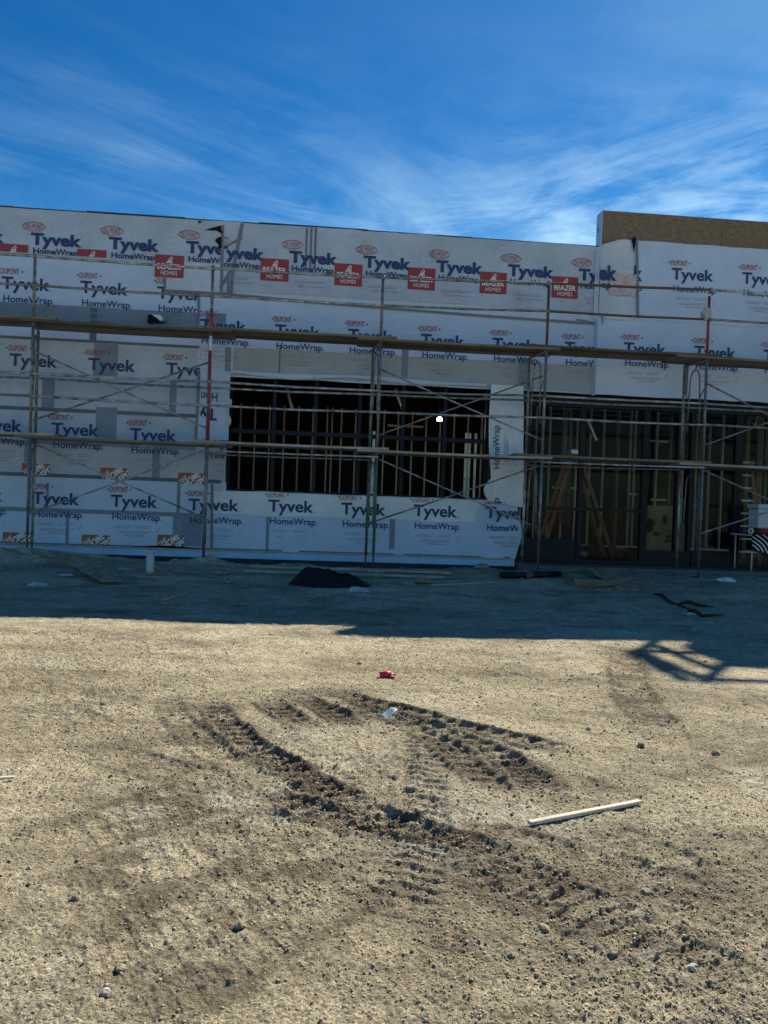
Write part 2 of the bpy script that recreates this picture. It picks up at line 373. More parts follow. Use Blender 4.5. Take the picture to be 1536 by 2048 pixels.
# ------------------------------------------------------------------ ground
# wheel ruts: photo polyline, width m, depth m, lug spacing m, turned-soil amount
RUTS = [
 ([(410,1396),(448,1450),(520,1505),(600,1552),(685,1597),(780,1648),(870,1672),(960,1700)], .17, .034, .10, 1.0),
 ([(335,1390),(350,1425),(392,1472),(440,1510),(520,1560)], .16, .016, .09, .55),
 ([(515,1392),(548,1412),(600,1448),(645,1470)], .16, .040, .10, .9),
 ([(568,1382),(625,1408),(690,1448),(722,1470)], .15, .034, .10, 1.0),
 ([(640,1378),(740,1412),(880,1448),(1000,1478),(1100,1504),(1190,1520)], .16, .038, .12, 1.0),
 ([(660,1400),(740,1427),(800,1440),(880,1470),(950,1500),(1040,1545),(1125,1632)], .20, .030, .12, .7),
 ([(800,1440),(890,1495),(960,1560),(1000,1618)], .16, .045, .12, .8),
 ([(700,1608),(780,1650),(850,1668),(930,1692),(1010,1722),(1090,1760)], .16, .030, .11, .9),
 ([(940,1480),(1000,1520),(1050,1560),(1105,1618)], .17, .034, .13, .9),
 ([(470,1470),(530,1515),(600,1560)], .20, .022, .10, .8),
 ([(480,1565),(560,1598),(640,1628),(730,1650),(820,1655)], .17, .040, .11, .9),
 ([(1250,1290),(1256,1350),(1270,1400),(1310,1450),(1345,1495)], .26, .020, .09, .66),
 ([(150,1490),(300,1532),(420,1560),(490,1572)], .22, .014, .09, .5),
 ([(0,1380),(120,1420),(230,1475)], .22, .008, .09, .25),
 ([(835,1450),(850,1540),(840,1650),(815,1780),(790,1920)], .24, .012, .075, .30),
 ([(790,1440),(790,1540),(770,1650),(735,1800)], .22, .009, .075, .1),
 ([(0,1700),(160,1690),(330,1720)], .25, .010, .09, .2),
 ([(960,1700),(1050,1755),(1150,1790),(1290,1825)], .20, .026, .12, .7),
 ([(850,1340),(905,1380),(980,1400)], .25, .008, .08, .1),
 ([(0,1725),(200,1655),(400,1600),(540,1568)], .34, .009, .09, .62),
 ([(0,1860),(250,1752),(500,1665),(660,1622)], .30, .010, .09, .58),
 ([(0,1985),(300,1860),(560,1745),(770,1682)], .30, .010, .08, .62),
 ([(60,2100),(400,1940),(640,1805),(800,1700)], .26, .009, .075, .55),
 ([(830,1672),(1000,1765),(1200,1838),(1400,1925),(1600,2030)], .24, .013, .09, .62),
 ([(820,1655),(1000,1692),(1200,1742),(1400,1802),(1600,1865)], .26, .011, .09, .6),
 ([(1120,1640),(1250,1702),(1400,1762),(1600,1815)], .25, .010, .09, .6),
 ([(860,1660),(872,1780),(880,1900),(885,2060)], .18, .009, .07, .12),
 ([(0,1405),(160,1398),(330,1388)], .3, .006, .09, .28),
 ([(890,1345),(1150,1365),(1560,1425)], .32, .006, .09, .30),
 ([(1000,1425),(1250,1452),(1560,1525)], .3, .006, .09, .30),
 ([(1190,1520),(1330,1540),(1560,1600)], .3, .008, .09, .35),
 ([(0,1600),(250,1580),(470,1570)], .3, .006, .09, .3),
 ([(1060,1560),(1180,1590),(1330,1640)], .25, .014, .1, .5),
 ([(60,1345),(75,1375),(70,1400)], .2, .01, .08, .2),
]
RUTS_G = [([GP(*p) for p in pl], w, d, lug, t) for pl, w, d, lug, t in RUTS]
DARKP = [(0.18, 11.6, 1.1, .35), (-2.6, 11.0, .9, .3)]
def base_z(x, y):
    x = np.asarray(x, float); y = np.asarray(y, float)
    z = .17*sm(9.4, 13.0, y) + .09*sm(-2.5, -5.5, x)*sm(10.5, 13.5, y)
    z = z + .05*fbm(x*.22, y*.22, 2, 3)*sm(1, 4, y)
    z = z - .16*sm(14.1, 14.7, y)*sm(4.3, 3.6, x)                       # trench against the footing
    return z
def height(x, y, full=True):
    x = np.asarray(x, float); y = np.asarray(y, float)
    z = base_z(x, y)
    turned = np.zeros_like(x); dust = np.zeros_like(x)
    far = sm(9, 12, y)
    z = z + .022*fbm(x*1.1, y*1.1, 3, 11)*(.5+.9*far)
    rough = sm(-.25, .45, fbm(x*.8+3, y*.8, 3, 21))
    near = sm(7., 2.5, y)
    n5 = fbm(x*14, y*14, 3, 31, .62)
    z = z + .012*n5*(.6+.55*rough)
    z = z + .0085*fbm(x*60, y*60, 2, 41, .8)*(.65+.25*rough)
    st_ = fbm(x*2.2+y*.7, y*9.0-x*2.0, 3, 45); z = z + .010*st_*(.5+.6*rough)
    cl = np.clip(fbm(x*26, y*26, 2, 51)-.18, 0, 1)
    z = z + cl*.008*(.2+rough)
    # mounds of spoil by the wall
    for mx, my, r, hh in ((-4.6,13.4,.9,.10),(-1.95,13.5,.75,.15),(-3.7,14.0,.8,.06),(-.3,13.7,.6,.08),(3.0,13.6,.7,.10),(1.9,13.35,.5,.07),(-5.6,13.2,.8,.1)):
        q = np.exp(-(((x-mx)/r)**2+((y-my)/(r*.55))**2)*1.3)
        z = z + q*hh*(1+.7*fbm(x*5, y*5, 3, 61))
    for (pl, w, d, lug, t) in RUTS_G:
        a = np.array(pl); pad = w*1.6
        box = (x > a[:,0].min()-pad) & (x < a[:,0].max()+pad) & (y > a[:,1].min()-pad) & (y < a[:,1].max()+pad)
        if not box.any(): continue
        X = x[box]; Y = y[box]; best = np.full(X.shape, 9.); bs = np.zeros(X.shape); sd = np.zeros(X.shape); acc = 0
        wob = .035*fbm(X*3, Y*3, 2, 71)
        tot = sum(np.hypot(*(a[i+1]-a[i])) for i in range(len(a)-1))
        for i in range(len(a)-1):
            p = a[i]; q = a[i+1]; L = np.hypot(*(q-p)); u = (q-p)/L
            s = np.clip((X-p[0])*u[0]+(Y-p[1])*u[1], 0, L)
            dx = X-(p[0]+u[0]*s); dy = Y-(p[1]+u[1]*s); dd = np.hypot(dx, dy)
            k = dd < best; best[k] = dd[k]; bs[k] = acc+s[k]; sd[k] = np.sign(dx*u[1]-dy*u[0])[k]; acc += L
        end = sm(0, .45, bs)*sm(0, .45, tot-bs)
        dd = best+wob; half = w/2
        inside = sm(half+.02, half-.03, dd)
        ridge = np.exp(-((dd-half-.018)/.020)**2)
        amp = .8+.4*vnoise(bs*2.2, bs*0+d*91, 81)
        ch = (np.sin(2*pi*(bs/lug+dd*sd*3.2)) > .1).astype(float)
        lugz = ch*(min(.4*d+.004, .014) if t > .68 or w == .24 else .0035)
        dz = (-d*.62*inside + lugz*inside + ridge*d*.38*(.6+.8*vnoise(X*9, Y*9, 91)))*amp*end
        dz += inside*end*t*.008*fbm(X*22, Y*22, 2, 95)
        z[box] += dz*(.85 if t > .68 else 1)
        turned[box] = np.maximum(turned[box], (t if t > .68 else min(1, t*1.35))*np.clip(sm(w*1.0, w*.45, dd)*((.95 if t > .68 else .7)+1.5*fbm(X*4, Y*7, 6, 96, .82)*1.5-.2*ch)+ridge*.4, 0, 1)*end)
    # churned area between the ruts
    cx0, cy0 = GP(640, 1560); q = np.exp(-(((x-cx0)/.75)**2+((y-cy0)/.55)**2))
    z = z + q*.016*fbm(x*18, y*18, 3, 97); turned = np.maximum(turned, q*.35*sm(-.2, .5, fbm(x*5, y*5, 2, 98)))
    for px, py, rx, ry, s in ((430,1595,.42,.22,.9),(560,1640,.22,.12,.7),(620,1470,.3,.22,.35),(880,1560,.45,.5,.35),(950,1640,.6,.25,.5),(700,1520,.35,.25,.4)):
        gx, gy = GP(px, py); q = np.exp(-(((x-gx)/rx)**2+((y-gy)/ry)**2)); dust = np.maximum(dust, q*s*sm(-.6, .5, fbm(x*7, y*7, 3, 99)))
    for px, py, rx, ry, s in ((230,1208,.7,.3,.8),(300,1185,.9,.12,.5),(660,1205,.7,.3,.6),(1240,1790,.4,.25,.7),(1020,1760,.5,.2,.5),(620,1900,.5,.3,.35),(330,1660,.6,.2,.35)):
        gx, gy = GP(px, py, .08 if py < 1250 else 0); q = np.exp(-(((x-gx)/rx)**2+((y-gy)/ry)**2)*1.5); turned = np.maximum(turned, q*s*sm(-.5, .4, fbm(x*4, y*4, 3, 94)))
    dust = dust*(1-np.clip(turned*1.3, 0, 1))
    return z, turned, dust
def fan_ground():
    nu, nv = 960, 960
    v = np.linspace(0, 1, nv+1); Yr = 1.7*((14.86/1.7)**v)
    u = np.linspace(-.60, .80, nu+1)
    X = u[None, :]*(Yr[:, None]*1.0+.5); Y = np.repeat(Yr[:, None], nu+1, 1)
    x = X.ravel(); y = Y.ravel(); z, tu, du = height(x, y)
    e = np.minimum(np.minimum((u-u[0])/.03, (u[-1]-u)/.03), 1)[None, :]*np.minimum((v/.02), 1)[:, None]
    z = z - (1-e.ravel())*.05
    me = bpy.data.meshes.new('ground'); n = x.size
    me.vertices.add(n); me.vertices.foreach_set('co', np.stack([x, y, z], 1).astype(np.float32).ravel())
    i, j = np.meshgrid(np.arange(nu), np.arange(nv)); a = (j*(nu+1)+i).ravel()
    q = np.stack([a, a+1, a+nu+2, a+nu+1], 1).astype(np.int32)
    me.loops.add(q.size); me.loops.foreach_set('vertex_index', q.ravel())
    me.polygons.add(len(q)); me.polygons.foreach_set('loop_start', np.arange(0, q.size, 4, dtype=np.int32))
    me.update(calc_edges=True); me.polygons.foreach_set('use_smooth', np.ones(len(q), bool))
    for nm, arr in (('turned', tu), ('dust', du)):
        at = me.attributes.new(nm, 'FLOAT', 'POINT'); at.data.foreach_set('value', arr.astype(np.float32))
    me.materials.append(M['soil']); o = link('ground', me)
    tag(o, 'dry sandy building site ground with churned wheel ruts', kind='structure')
fan_ground()
def outer_ground():
    xs = np.concatenate([[-400, -120, -50, -25], np.linspace(-16, 16, 65), [25, 50, 120, 400]])
    ys = np.concatenate([[-400, -100, -40, -15, -5], np.linspace(0, 14.8, 38), [16, 30, 60, 120, 400, 900]])
    X, Y = np.meshgrid(xs, ys); Z = base_z(X.ravel(), np.minimum(Y.ravel(), 14.8))-.07; Z[np.abs(X.ravel()) > 100] = -.07
    nu = len(xs)
    me = bpy.data.meshes.new('terrain'); me.from_pydata(np.stack([X.ravel(), Y.ravel(), Z], 1).tolist(), [], [(j*nu+i, j*nu+i+1, (j+1)*nu+i+1, (j+1)*nu+i) for j in range(len(ys)-1) for i in range(nu-1)])
    for p in me.polygons: p.use_smooth = True
    me.materials.append(M['soil']); tag(link('terrain', me), 'flat bare land around the building site', kind='structure')
outer_ground()
def hz(x, y):
    return float(height(np.array([x]), np.array([y]))[0][0])

ICO = None
def ico(sub=1):
    bm = bmesh.new(); bmesh.ops.create_icosphere(bm, subdivisions=sub, radius=1)
    v = np.array([p.co[:] for p in bm.verts]); f = np.array([[q.index for q in p.verts] for p in bm.faces]); bm.free(); return v, f
def scatter(name, xs, ys, sz, flat, mname, label, seed, sink=.25):
    rs = np.random.RandomState(seed); v, f = ico(1); n = len(xs)
    z = height(xs, ys)[0]
    S = np.stack([sz*rs.uniform(.7, 1.4, n), sz*rs.uniform(.7, 1.3, n), sz*flat*rs.uniform(.6, 1.2, n)], 1)
    a = rs.uniform(0, 2*pi, n); P = v[None]*(1+rs.uniform(-.28, .28, (n, len(v), 1)))*S[:, None, :]
    tl = rs.uniform(-.5, .5, n); 
    x2 = P[..., 0]*np.cos(tl)[:, None]-P[..., 2]*np.sin(tl)[:, None]; z2 = P[..., 0]*np.sin(tl)[:, None]+P[..., 2]*np.cos(tl)[:, None]
    x3 = x2*np.cos(a)[:, None]-P[..., 1]*np.sin(a)[:, None]; y3 = x2*np.sin(a)[:, None]+P[..., 1]*np.cos(a)[:, None]
    V = np.stack([x3+xs[:, None], y3+ys[:, None], z2+(z+S[:, 2]*(1-sink*2))[:, None]], 2).reshape(-1, 3).astype(np.float32)
    Fc = (f[None]+(np.arange(n)*len(v))[:, None, None]).reshape(-1, 3).astype(np.int32)
    me = bpy.data.meshes.new(name); me.vertices.add(len(V)); me.vertices.foreach_set('co', V.ravel())
    me.loops.add(Fc.size); me.loops.foreach_set('vertex_index', Fc.ravel()); me.polygons.add(len(Fc))
    me.polygons.foreach_set('loop_start', np.arange(0, Fc.size, 3, dtype=np.int32)); me.update(calc_edges=True)
    me.materials.append(M[mname]); tag(link(name, me), label, kind='stuff')
rs = np.random.RandomState(5)
def fanpts(n, y0, y1, pw):
    y = y0*(y1/y0)**(rs.uniform(0, 1, n)**pw); u = rs.uniform(-.6, .72, n); return u*(y+.4), y
x, y = fanpts(48000, 1.95, 8.0, 1.1); d = fbm(x*.9+3, y*.9, 3, 21)+rs.uniform(-.5, .5, len(x)); k = d > -.25
x, y = x[k], y[k]; sz = np.exp(rs.normal(math.log(.0023), .34, len(x))).clip(.0016, .0048)
scatter('gravel', x, y, sz*(1+.13*y), .65, 'pebble', 'loose fine gravel strewn over the sunlit dirt', 1)
# clods thrown up along the ruts
cx_, cy_ = [], []
for pl, w, dpt, lug, t in RUTS_G:
    a = np.array(pl)
    for i in range(len(a)-1):
        L = np.hypot(*(a[i+1]-a[i])); nn = int(L*300*t*(t > .65))
        s = rs.uniform(0, 1, nn)[:, None]; p = a[i]*(1-s)+a[i+1]*s; off = rs.normal(0, w*.62, (nn, 2)); cx_.append(p[:, 0]+off[:, 0]); cy_.append(p[:, 1]+off[:, 1])
x = np.concatenate(cx_); y = np.concatenate(cy_)
x2, y2 = fanpts(900, 2., 9.5, .8); x = np.concatenate([x, x2]); y = np.concatenate([y, y2])
sz = np.exp(rs.normal(math.log(.0036), .45, len(x))).clip(.0025, .010)
scatter('dirt_clods', x, y, sz, .7, 'clod', 'small dirt clods thrown up beside the wheel ruts', 2)
x = rs.uniform(-6.5, 9, 2600); y = 9.5+4.9*rs.uniform(0, 1, 2600)**.6; sz = np.exp(rs.normal(math.log(.008), .6, len(x))).clip(.004, .045)
scatter('rubble', x, y, sz, .6, 'clod', 'shaded dirt rubble along the foot of the wall', 3)

# ------------------------------------------------------------------ building
YW = 14.85; YR = 14.74; TOPZ = WP(780, 467, YW)[1]; BASEZ = WP(780, 1112, YW)[1]; FLZ = .33
X_ = lambda px, py=900: WP(px, py, YW)[0]
Z_ = lambda px, py: WP(px, py, YW)[1]
BO = (0, YW, 0)
bld = empty('building', BO, 'single storey building under construction, wrapped in white house wrap', 'building')
wx0, wx1 = X_(453), X_(977); wz1, wz0 = Z_(700, 758), Z_(700, 992)
XC, XO = X_(1190, 700), X_(1046)         # inside corner; left edge of the big opening
OZ = Z_(1110, 783)
LX, RX = -14.0, 16.0
def part(mb, name, parent=bld, **k): return mb.build(name, parent, BO if parent is bld else BO, **k)
for nm, b in (('left', (LX, wx0, BASEZ, TOPZ)), ('over', (wx0, XC, OZ, TOPZ)), ('mid', (wx0, wx1, wz1, OZ)), ('under', (wx0, X_(1030, 1100), BASEZ, wz0)), ('pier', (wx1, XO-.12, wz0, OZ)), ):
    if b[3]-b[2] > .02 and b[1] > b[0]: MB().box(b[0], b[1], YW+.01, YW+.17, b[2], b[3], 'sheathing').build('sheathing_panel', bld, BO)
MB().box(XC, RX, YR+.0125, YR+.3, OZ-.02, Z_(1300, 478), 'sheathing').build('sheathing_panel', bld, BO)
# OSB parapet and its insulated end
oz0, oz1 = WP(1270, 482, YR-.02)[1]-.05, WP(1206, 420, YR-.02)[1]
ox = WP(1206, 430, YR-.02)[0]
xe = ox
for k in range(5):
    w = 2.44
    MB().box(xe+.004, xe+w-.004, YR-.008, YR+.008, oz0, oz1, 'osb').build('osb_panel', bld, BO)
    xe += w
MB().box(ox-.014, ox, YR-.006, YR+.28, oz0-.5, oz1, 'foam_board').build('insulation_end', bld, BO)
MB().box(ox+.002, RX, YR+.0105, YR+.28, oz0-.3, oz1-.012, 'osb').build('parapet_core', bld, BO)
MB().box(ox-.0165, ox-.0145, YR+.16, YR+.20, oz1-.38, oz1-.28, 'torn').build('slot', bld, BO)
# roof, side and back walls, interior floor and ceiling
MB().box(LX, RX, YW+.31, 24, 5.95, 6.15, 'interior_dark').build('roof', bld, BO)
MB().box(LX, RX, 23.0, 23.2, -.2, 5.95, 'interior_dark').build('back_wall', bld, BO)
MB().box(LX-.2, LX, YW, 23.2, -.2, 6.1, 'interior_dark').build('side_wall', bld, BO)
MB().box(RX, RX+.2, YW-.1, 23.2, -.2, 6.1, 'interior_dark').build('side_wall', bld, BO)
MB().box(LX, X_(1032, 1100), YW+.02, 23, -.4, FLZ, 'footing').box(LX, X_(1032, 1100), YW-.02, YW+.02, -.4, BASEZ-.132, 'footing').build('footing', bld, BO)
MB().box(X_(1032, 1100)+.002, RX, 14.28, 23, -.4, FLZ-.03, 'concrete').build('floor_slab', bld, BO, bevel=.012)

# wrap sheets ------------------------------------------------------
def wr(x, z, s=0):
    x = np.asarray(x, float); z = np.asarray(z, float)
    return (.015*fbm(x*.9, z*.9+s, 2, 201)+.0065*fbm(x*2.6+z*1.4, z*1.9+s, 2, 205))
SH = {}
def sheet(key, x0, x1, z0, z1, layer, m='wrap', yb=None, res=.07, extra=None, edge=.012, label=None):
    yb = YW if yb is None else yb; Y = yb-.006-layer*.007; SH[key] = Y
    nu = max(2, int((x1-x0)/res)); nv = max(2, int((z1-z0)/res)); mb = MB()
    def fn(u, v):
        x = x0+(x1-x0)*u; z = z0+(z1-z0)*v
        if v in (0, 1): z += edge*float(fbm(np.array([x*2.1]), np.array([layer*3.+v]), 2, 211)[0])
        if u in (0, 1): x += edge*.6*float(fbm(np.array([z*2.1]), np.array([layer*5.+u]), 2, 212)[0])
        y = Y-float(wr(x, z))
        if extra: dx, dy, dz = extra(u, v, x, z); x += dx; y += dy; z += dz
        return (x, y, z)
    mb.grid(fn, nu, nv, m); o = mb.build('wrap_sheet', bld, BO)
    if label: o['label'] = label
    return o
zA = Z_(69, 509); zA2 = Z_(765, 600); zB = Z_(0, 673); zD = Z_(0, 819); zE = Z_(0, 949); zb = BASEZ+.02
xs1 = X_(443, 500); xs2 = X_(397, 620)
s3 = sheet('s3', LX, xs2+.05, zB-.03, zA+.05, 0)
s5 = sheet('s5', LX, wx0, zD-.04, zB+.02, 1, 'wrap_old')
s6 = sheet('s6', LX, wx0, zE-.03, zD+.02, 2, 'wrap_old')
s7 = sheet('s7', LX, wx0+.02, zb, zE+.02, 3, 'wrap')
s4 = sheet('s4', xs2, XC+.04, OZ-.02, zA2+.05, 1, 'wrap', label='wrap sheet above the window with deep wrinkles')
s4b = sheet('s4b', wx0, wx1, wz1, OZ-.01, 1, 'wrap_old')
s1 = sheet('s1', LX, xs1, zA, TOPZ+.01, 3, 'wrap_old')
s1b = sheet('s1b', X_(333, 560), xs1+.04, Z_(380, 583), zA+.02, 4, 'wrap_crumpled')
s2 = sheet('s2', xs1-.02, XC+.01, zA2, TOPZ+.01, 4, 'wrap_old')
s8 = sheet('s8', X_(398, 820), wx0+.03, Z_(430, 880), Z_(430, 742), 5, 'wrap')
s9 = sheet('s9', X_(425, 1000), X_(1030, 1080), zb, wz0+.02, 5, 'wrap', res=.045,
           extra=lambda u, v, x, z: (.12*max(0, 1-abs(v-.45)*2.2)*max(0, u-.97)/.03, -.045*max(0, float(fbm(np.array([x*1.6+z*4]), np.array([z*4-x]), 3, 221)[0]))*max(0, .55-v)*1.8 - .05*sin(pi*v)*max(0, u-.85)/.15, 0))
# loose flap on the pier between window and opening, hanging and crumpled at the bottom
def flap(u, v, x, z):
    lean = (1-v)*.10
    return (lean*(.75+.2*u)+.03*sin(6*v+1)*(1-u), -.05*sin(pi*u)*(1-v*.5)-.035*float(fbm(np.array([x*5.]), np.array([z*5.]), 3, 231)[0])*(1.25-v)-.03, .02*sin(5*u)*(1-v))
s10 = sheet('s10', X_(978, 800), X_(1044, 800), Z_(1000, 1010), OZ+.06, 6, 'wrap_bright', res=.045, extra=flap, label='loose crumpled flap of wrap hanging beside the window')
def bulge(u, v, x, z): return (-.14*sin(pi*v)*(1-u)-.04*(1-v), -.09*sin(pi*v)*sin(pi*u*.8+.2), 0)
sheet('s10b', X_(982, 980), X_(1000, 980), Z_(985, 1004), Z_(985, 955), 7, 'wrap_bright', res=.03, extra=bulge)
sheet('s10c', X_(451, 830), X_(461, 830), Z_(455, 852), Z_(455, 798), 6, 'wrap_crumpled', res=.03, extra=lambda u, v, x, z: (.03*u*sin(9*v), -.04*u, 0))
# right hand stretch, standing slightly proud, and the return in the corner
zR = WP(1280, 640, YR)[1]
sheet('r1', XC-.012, RX, OZ-.03, zR+.03, 0, 'wrap', YR)
sheet('r2', XC+.3, RX, zR, oz0+.06, 3, 'wrap', YR)
def corner(u, v, x, z):
    t = max(0, 1-u*5.); s = sin(pi*min(1, u*1.0))
    return (-.05*t, .10*t-.05*max(0, v-.8)*5*s*.6, .10*max(0, v-.9)*10*max(0, min(1, (u-.15)*2))-.06*max(0, v-.9)*10*max(0, .15-u)/.15)
sheet('r3', XC-.03, X_(1259, 560), zR-.02, TOPZ+.03, 5, 'wrap_crumpled', YR, res=.05, extra=corner, label='crumpled wrap folded round the inside corner')
def ret(u, v, x, z): return (XC-.014-.02*(1-u)-x, .13*(1-u), 0)
sheet('r4', XC-.015, XC+.035, OZ-.05, zR, 2, 'wrap', YR, res=.05, extra=ret)
# dark upper edge: uneven strips of sheathing felt
xx = LX
for k in range(14):
    w = random.uniform(1.2, 2.6)
    if xx > XC: break
    MB().box(xx, min(xx+w, XC), YW-.035, YW+.16, TOPZ+.004, TOPZ+random.uniform(.018, .04), 'sheathing').build('top_edging', bld, BO); xx += w+.003
# turned-over top edge of wrap at the window head
MB().grid(lambda u, v: (wx0+.05+(wx1-.15-wx0)*u, YW-.06-.02*sin(pi*v), wz1+.05-.09*v*(.6+.5*sin(u*7)**2)-.02*sin(u*9)), 60, 3, 'wrap').build('wrap_hem', bld, BO)
# grey seams that show through the wrap
def seam(p, key, m='seam_grey', off=.0025):
    (x0, y0, x1, y1) = p; ax, az = WP((x0+x1)/2-(x1-x0)/2, (y0+y1)/2, YW)[0], 0
    bx = WP(x1, (y0+y1)/2, YW)[0]; cxm = (x0+x1)/2; zt = WP(cxm, y0, YW)[1]; zbm = WP(cxm, y1, YW)[1]; Y = SH[key]-off
    n = max(1, int((bx-ax)/.07)); nvv = max(1, int((zt-zbm)/.07))
    MB().grid(lambda u, v: (ax+(bx-ax)*u, Y-float(wr(ax+(bx-ax)*u, zt+(zbm-zt)*v)), zt+(zbm-zt)*v), n, nvv, m).build('seam_strip', bld, BO)
def hseam(z, h, x0, x1, key, m='seam_grey', off=.003):
    Y = SH[key]-off; n = int((x1-x0)/.07)
    MB().grid(lambda u, v: (x0+(x1-x0)*u, Y-float(wr(x0+(x1-x0)*u, z+(v-.5)*h)), z+(v-.5)*h+(.012*sin(u*23)*(1-v) if h > .3 else 0)), n, max(2, int(h/.07)), m).build('seam_strip', bld, BO)
hseam(zB-.005, .05, LX, X_(392), 's5', 'seam_grey_dark'); hseam(Z_(0, 815), .07, LX, X_(395), 's6', 'seam_grey_dark'); hseam(Z_(0, 881), .07, LX, X_(392), 's6')
hseam(Z_(0, 947), .07, LX, X_(445), 's7', 'seam_grey_dark'); hseam(Z_(0, 1017), .08, LX, X_(398), 's7')
hseam(Z_(0, 620), .30, LX, X_(392), 's3', 'seam_grey', .002)
hseam(zb+.02, .03, LX, X_(1028), 's9', 'seam_grey_dark', .012)
for p, key, mm in (((180,617,194,684),'s3','seam_grey_dark'),((188,686,236,752),'s5','seam_grey'),((85,757,110,817),'s5','seam_grey'),((192,815,234,888),'s6','seam_grey'),
    ((339,760,353,826),'s5','seam_grey'),((305,895,320,960),'s6','seam_grey'),((50,882,64,925),'s6','seam_grey'),((354,966,361,1032),'s7','seam_grey'),((133,1020,139,1088),'s7','seam_grey'),
    ((346,1030,404,1092),'s7','seam_grey'),((450,695,462,745),'s4','seam_grey'),((558,690,561,748),'s4','seam_grey_dark'),((803,698,816,762),'s4','seam_grey'),((1036,716,1056,778),'s4','seam_grey'),
    ((532,1034,538,1104),'s9','seam_grey'),((778,1038,789,1108),'s9','seam_grey'),((412,627,452,652),'s4','seam_grey'),((93,966,98,1020),'s7','seam_grey'),((1366,715,1371,790),'r1','seam_grey_dark')):
    seam(p, key, mm, .0035)
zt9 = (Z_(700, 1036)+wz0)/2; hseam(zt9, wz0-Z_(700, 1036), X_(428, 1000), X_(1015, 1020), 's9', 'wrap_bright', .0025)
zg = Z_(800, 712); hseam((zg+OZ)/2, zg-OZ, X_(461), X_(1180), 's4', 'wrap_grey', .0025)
# patterned tape
def tape(pts, w, key=None, Y=None, name='tape_strip'):
    Y = (SH[key]-.006) if Y is None else Y; mb = MB(); P = []
    q = [(*WP(px, py, YW),) for px, py in pts]
    for i in range(len(q)-1):
        a = Vector((q[i][0], 0, q[i][1])); b = Vector((q[i+1][0], 0, q[i+1][1])); n = max(1, int((b-a).length/.12))
        for k in range(n+(i == len(q)-2)): P.append(a.lerp(b, k/n))
    vs = []
    for i, p in enumerate(P):
        d = (P[min(i+1, len(P)-1)]-P[max(0, i-1)]).normalized(); s = Vector((-d.z, 0, d.x))*(w/2)
        for e in (p-s, p+s): vs.append((e.x, Y-float(wr(e.x, e.z)), e.z))
    mb.add(vs, [(2*i, 2*i+1, 2*i+3, 2*i+2) for i in range(len(P)-1)], 'tape'); return mb.build(name, bld, BO)
tape([(446,452),(443,585)], .055, 's2'); tape([(485,448),(466,545),(462,592)], .065, 's2', SH['s2']-.009); tape([(440,500),(484,478)], .05, 's2')
tape([(440,578),(466,536)], .055, 's2', SH['s2']-.008); tape([(458,545),(456,588)], .045, 's2', SH['s2']-.010)
for xa in (614, 623, 632): tape([(xa, 457), (xa-3, 542-(xa-614)*.2)], .042, 's2')
tape([(330,582),(440,588),(600,603),(765,617),(1000,635),(1188,648)], .05, 's2', SH['s2']-.007)
tape([(330,535),(330,582)], .04, 's1b'); tape([(398,590),(397,650)], .045, 's4', SH['s2']-.004); tape([(399,745),(396,822),(391,884)], .05, 's8', SH['s8']-.005)
tape([(425,968),(424,1095)], .05, 's9', SH['s9']-.010); tape([(1266,481),(1268,560),(1269,640)], .05, None, YR-.062); tape([(1198,632),(1199,652)], .03, None, YR-.06)
tape([(1152,640),(1186,646)], .04, 's4', SH['s2']-.010)
# tears
def tear(pts, Y, m='torn', name='tear'):
    q = [WP(a, b, YW) for a, b in pts]; MB().add([(a, Y, b) for a, b in q], [tuple(range(len(q)))], m).build(name, bld, BO)
tear([(410,462),(425,457),(446,452),(445,470),(434,463)], SH['s2']-.012); tear([(430,482),(437,476),(444,475),(443,498),(440,501),(437,490)], SH['s2']-.012)
tear([(1256,486),(1262,478),(1265,484),(1260,512)], YR-.075); tear([(396,443),(404,443),(400,449)], SH['s1']-.01)
tear([(297,647),(299,631),(306,632),(318,640),(324,646),(336,647),(334,649),(300,650)], SH['s3']-.10); tear([(300,631),(322,632),(329,640),(322,645),(310,636)], SH['s3']-.09, 'paper_white', 'torn_flap')

# printed marks -----------------------------------------------------
FONT = {}
def glyphs(txt, bold=0.):
    key = (txt, bold)
    if key in FONT: return FONT[key]
    cu = bpy.data.curves.new('print', 'FONT'); cu.body = txt; cu.size = 1; cu.resolution_u = 3; cu.offset = bold; cu.fill_mode = 'FRONT'
    ob = bpy.data.objects.new('print', cu); COL.objects.link(ob)
    dg = bpy.context.evaluated_depsgraph_get(); dg.update(); me = bpy.data.meshes.new_from_object(ob.evaluated_get(dg))
    v = [(p.co.x, p.co.y) for p in me.vertices]; f = [tuple(p.vertices) for p in me.polygons]
    bpy.data.objects.remove(ob); bpy.data.curves.remove(cu); bpy.data.meshes.remove(me)
    x0 = min(p[0] for p in v); x1 = max(p[0] for p in v); y0 = min(p[1] for p in v); y1 = max(p[1] for p in v)
    v = [((a-x0)/(x1-x0), (b-y0)/(y1-y0)) for a, b in v]; FONT[key] = (v, f); return v, f
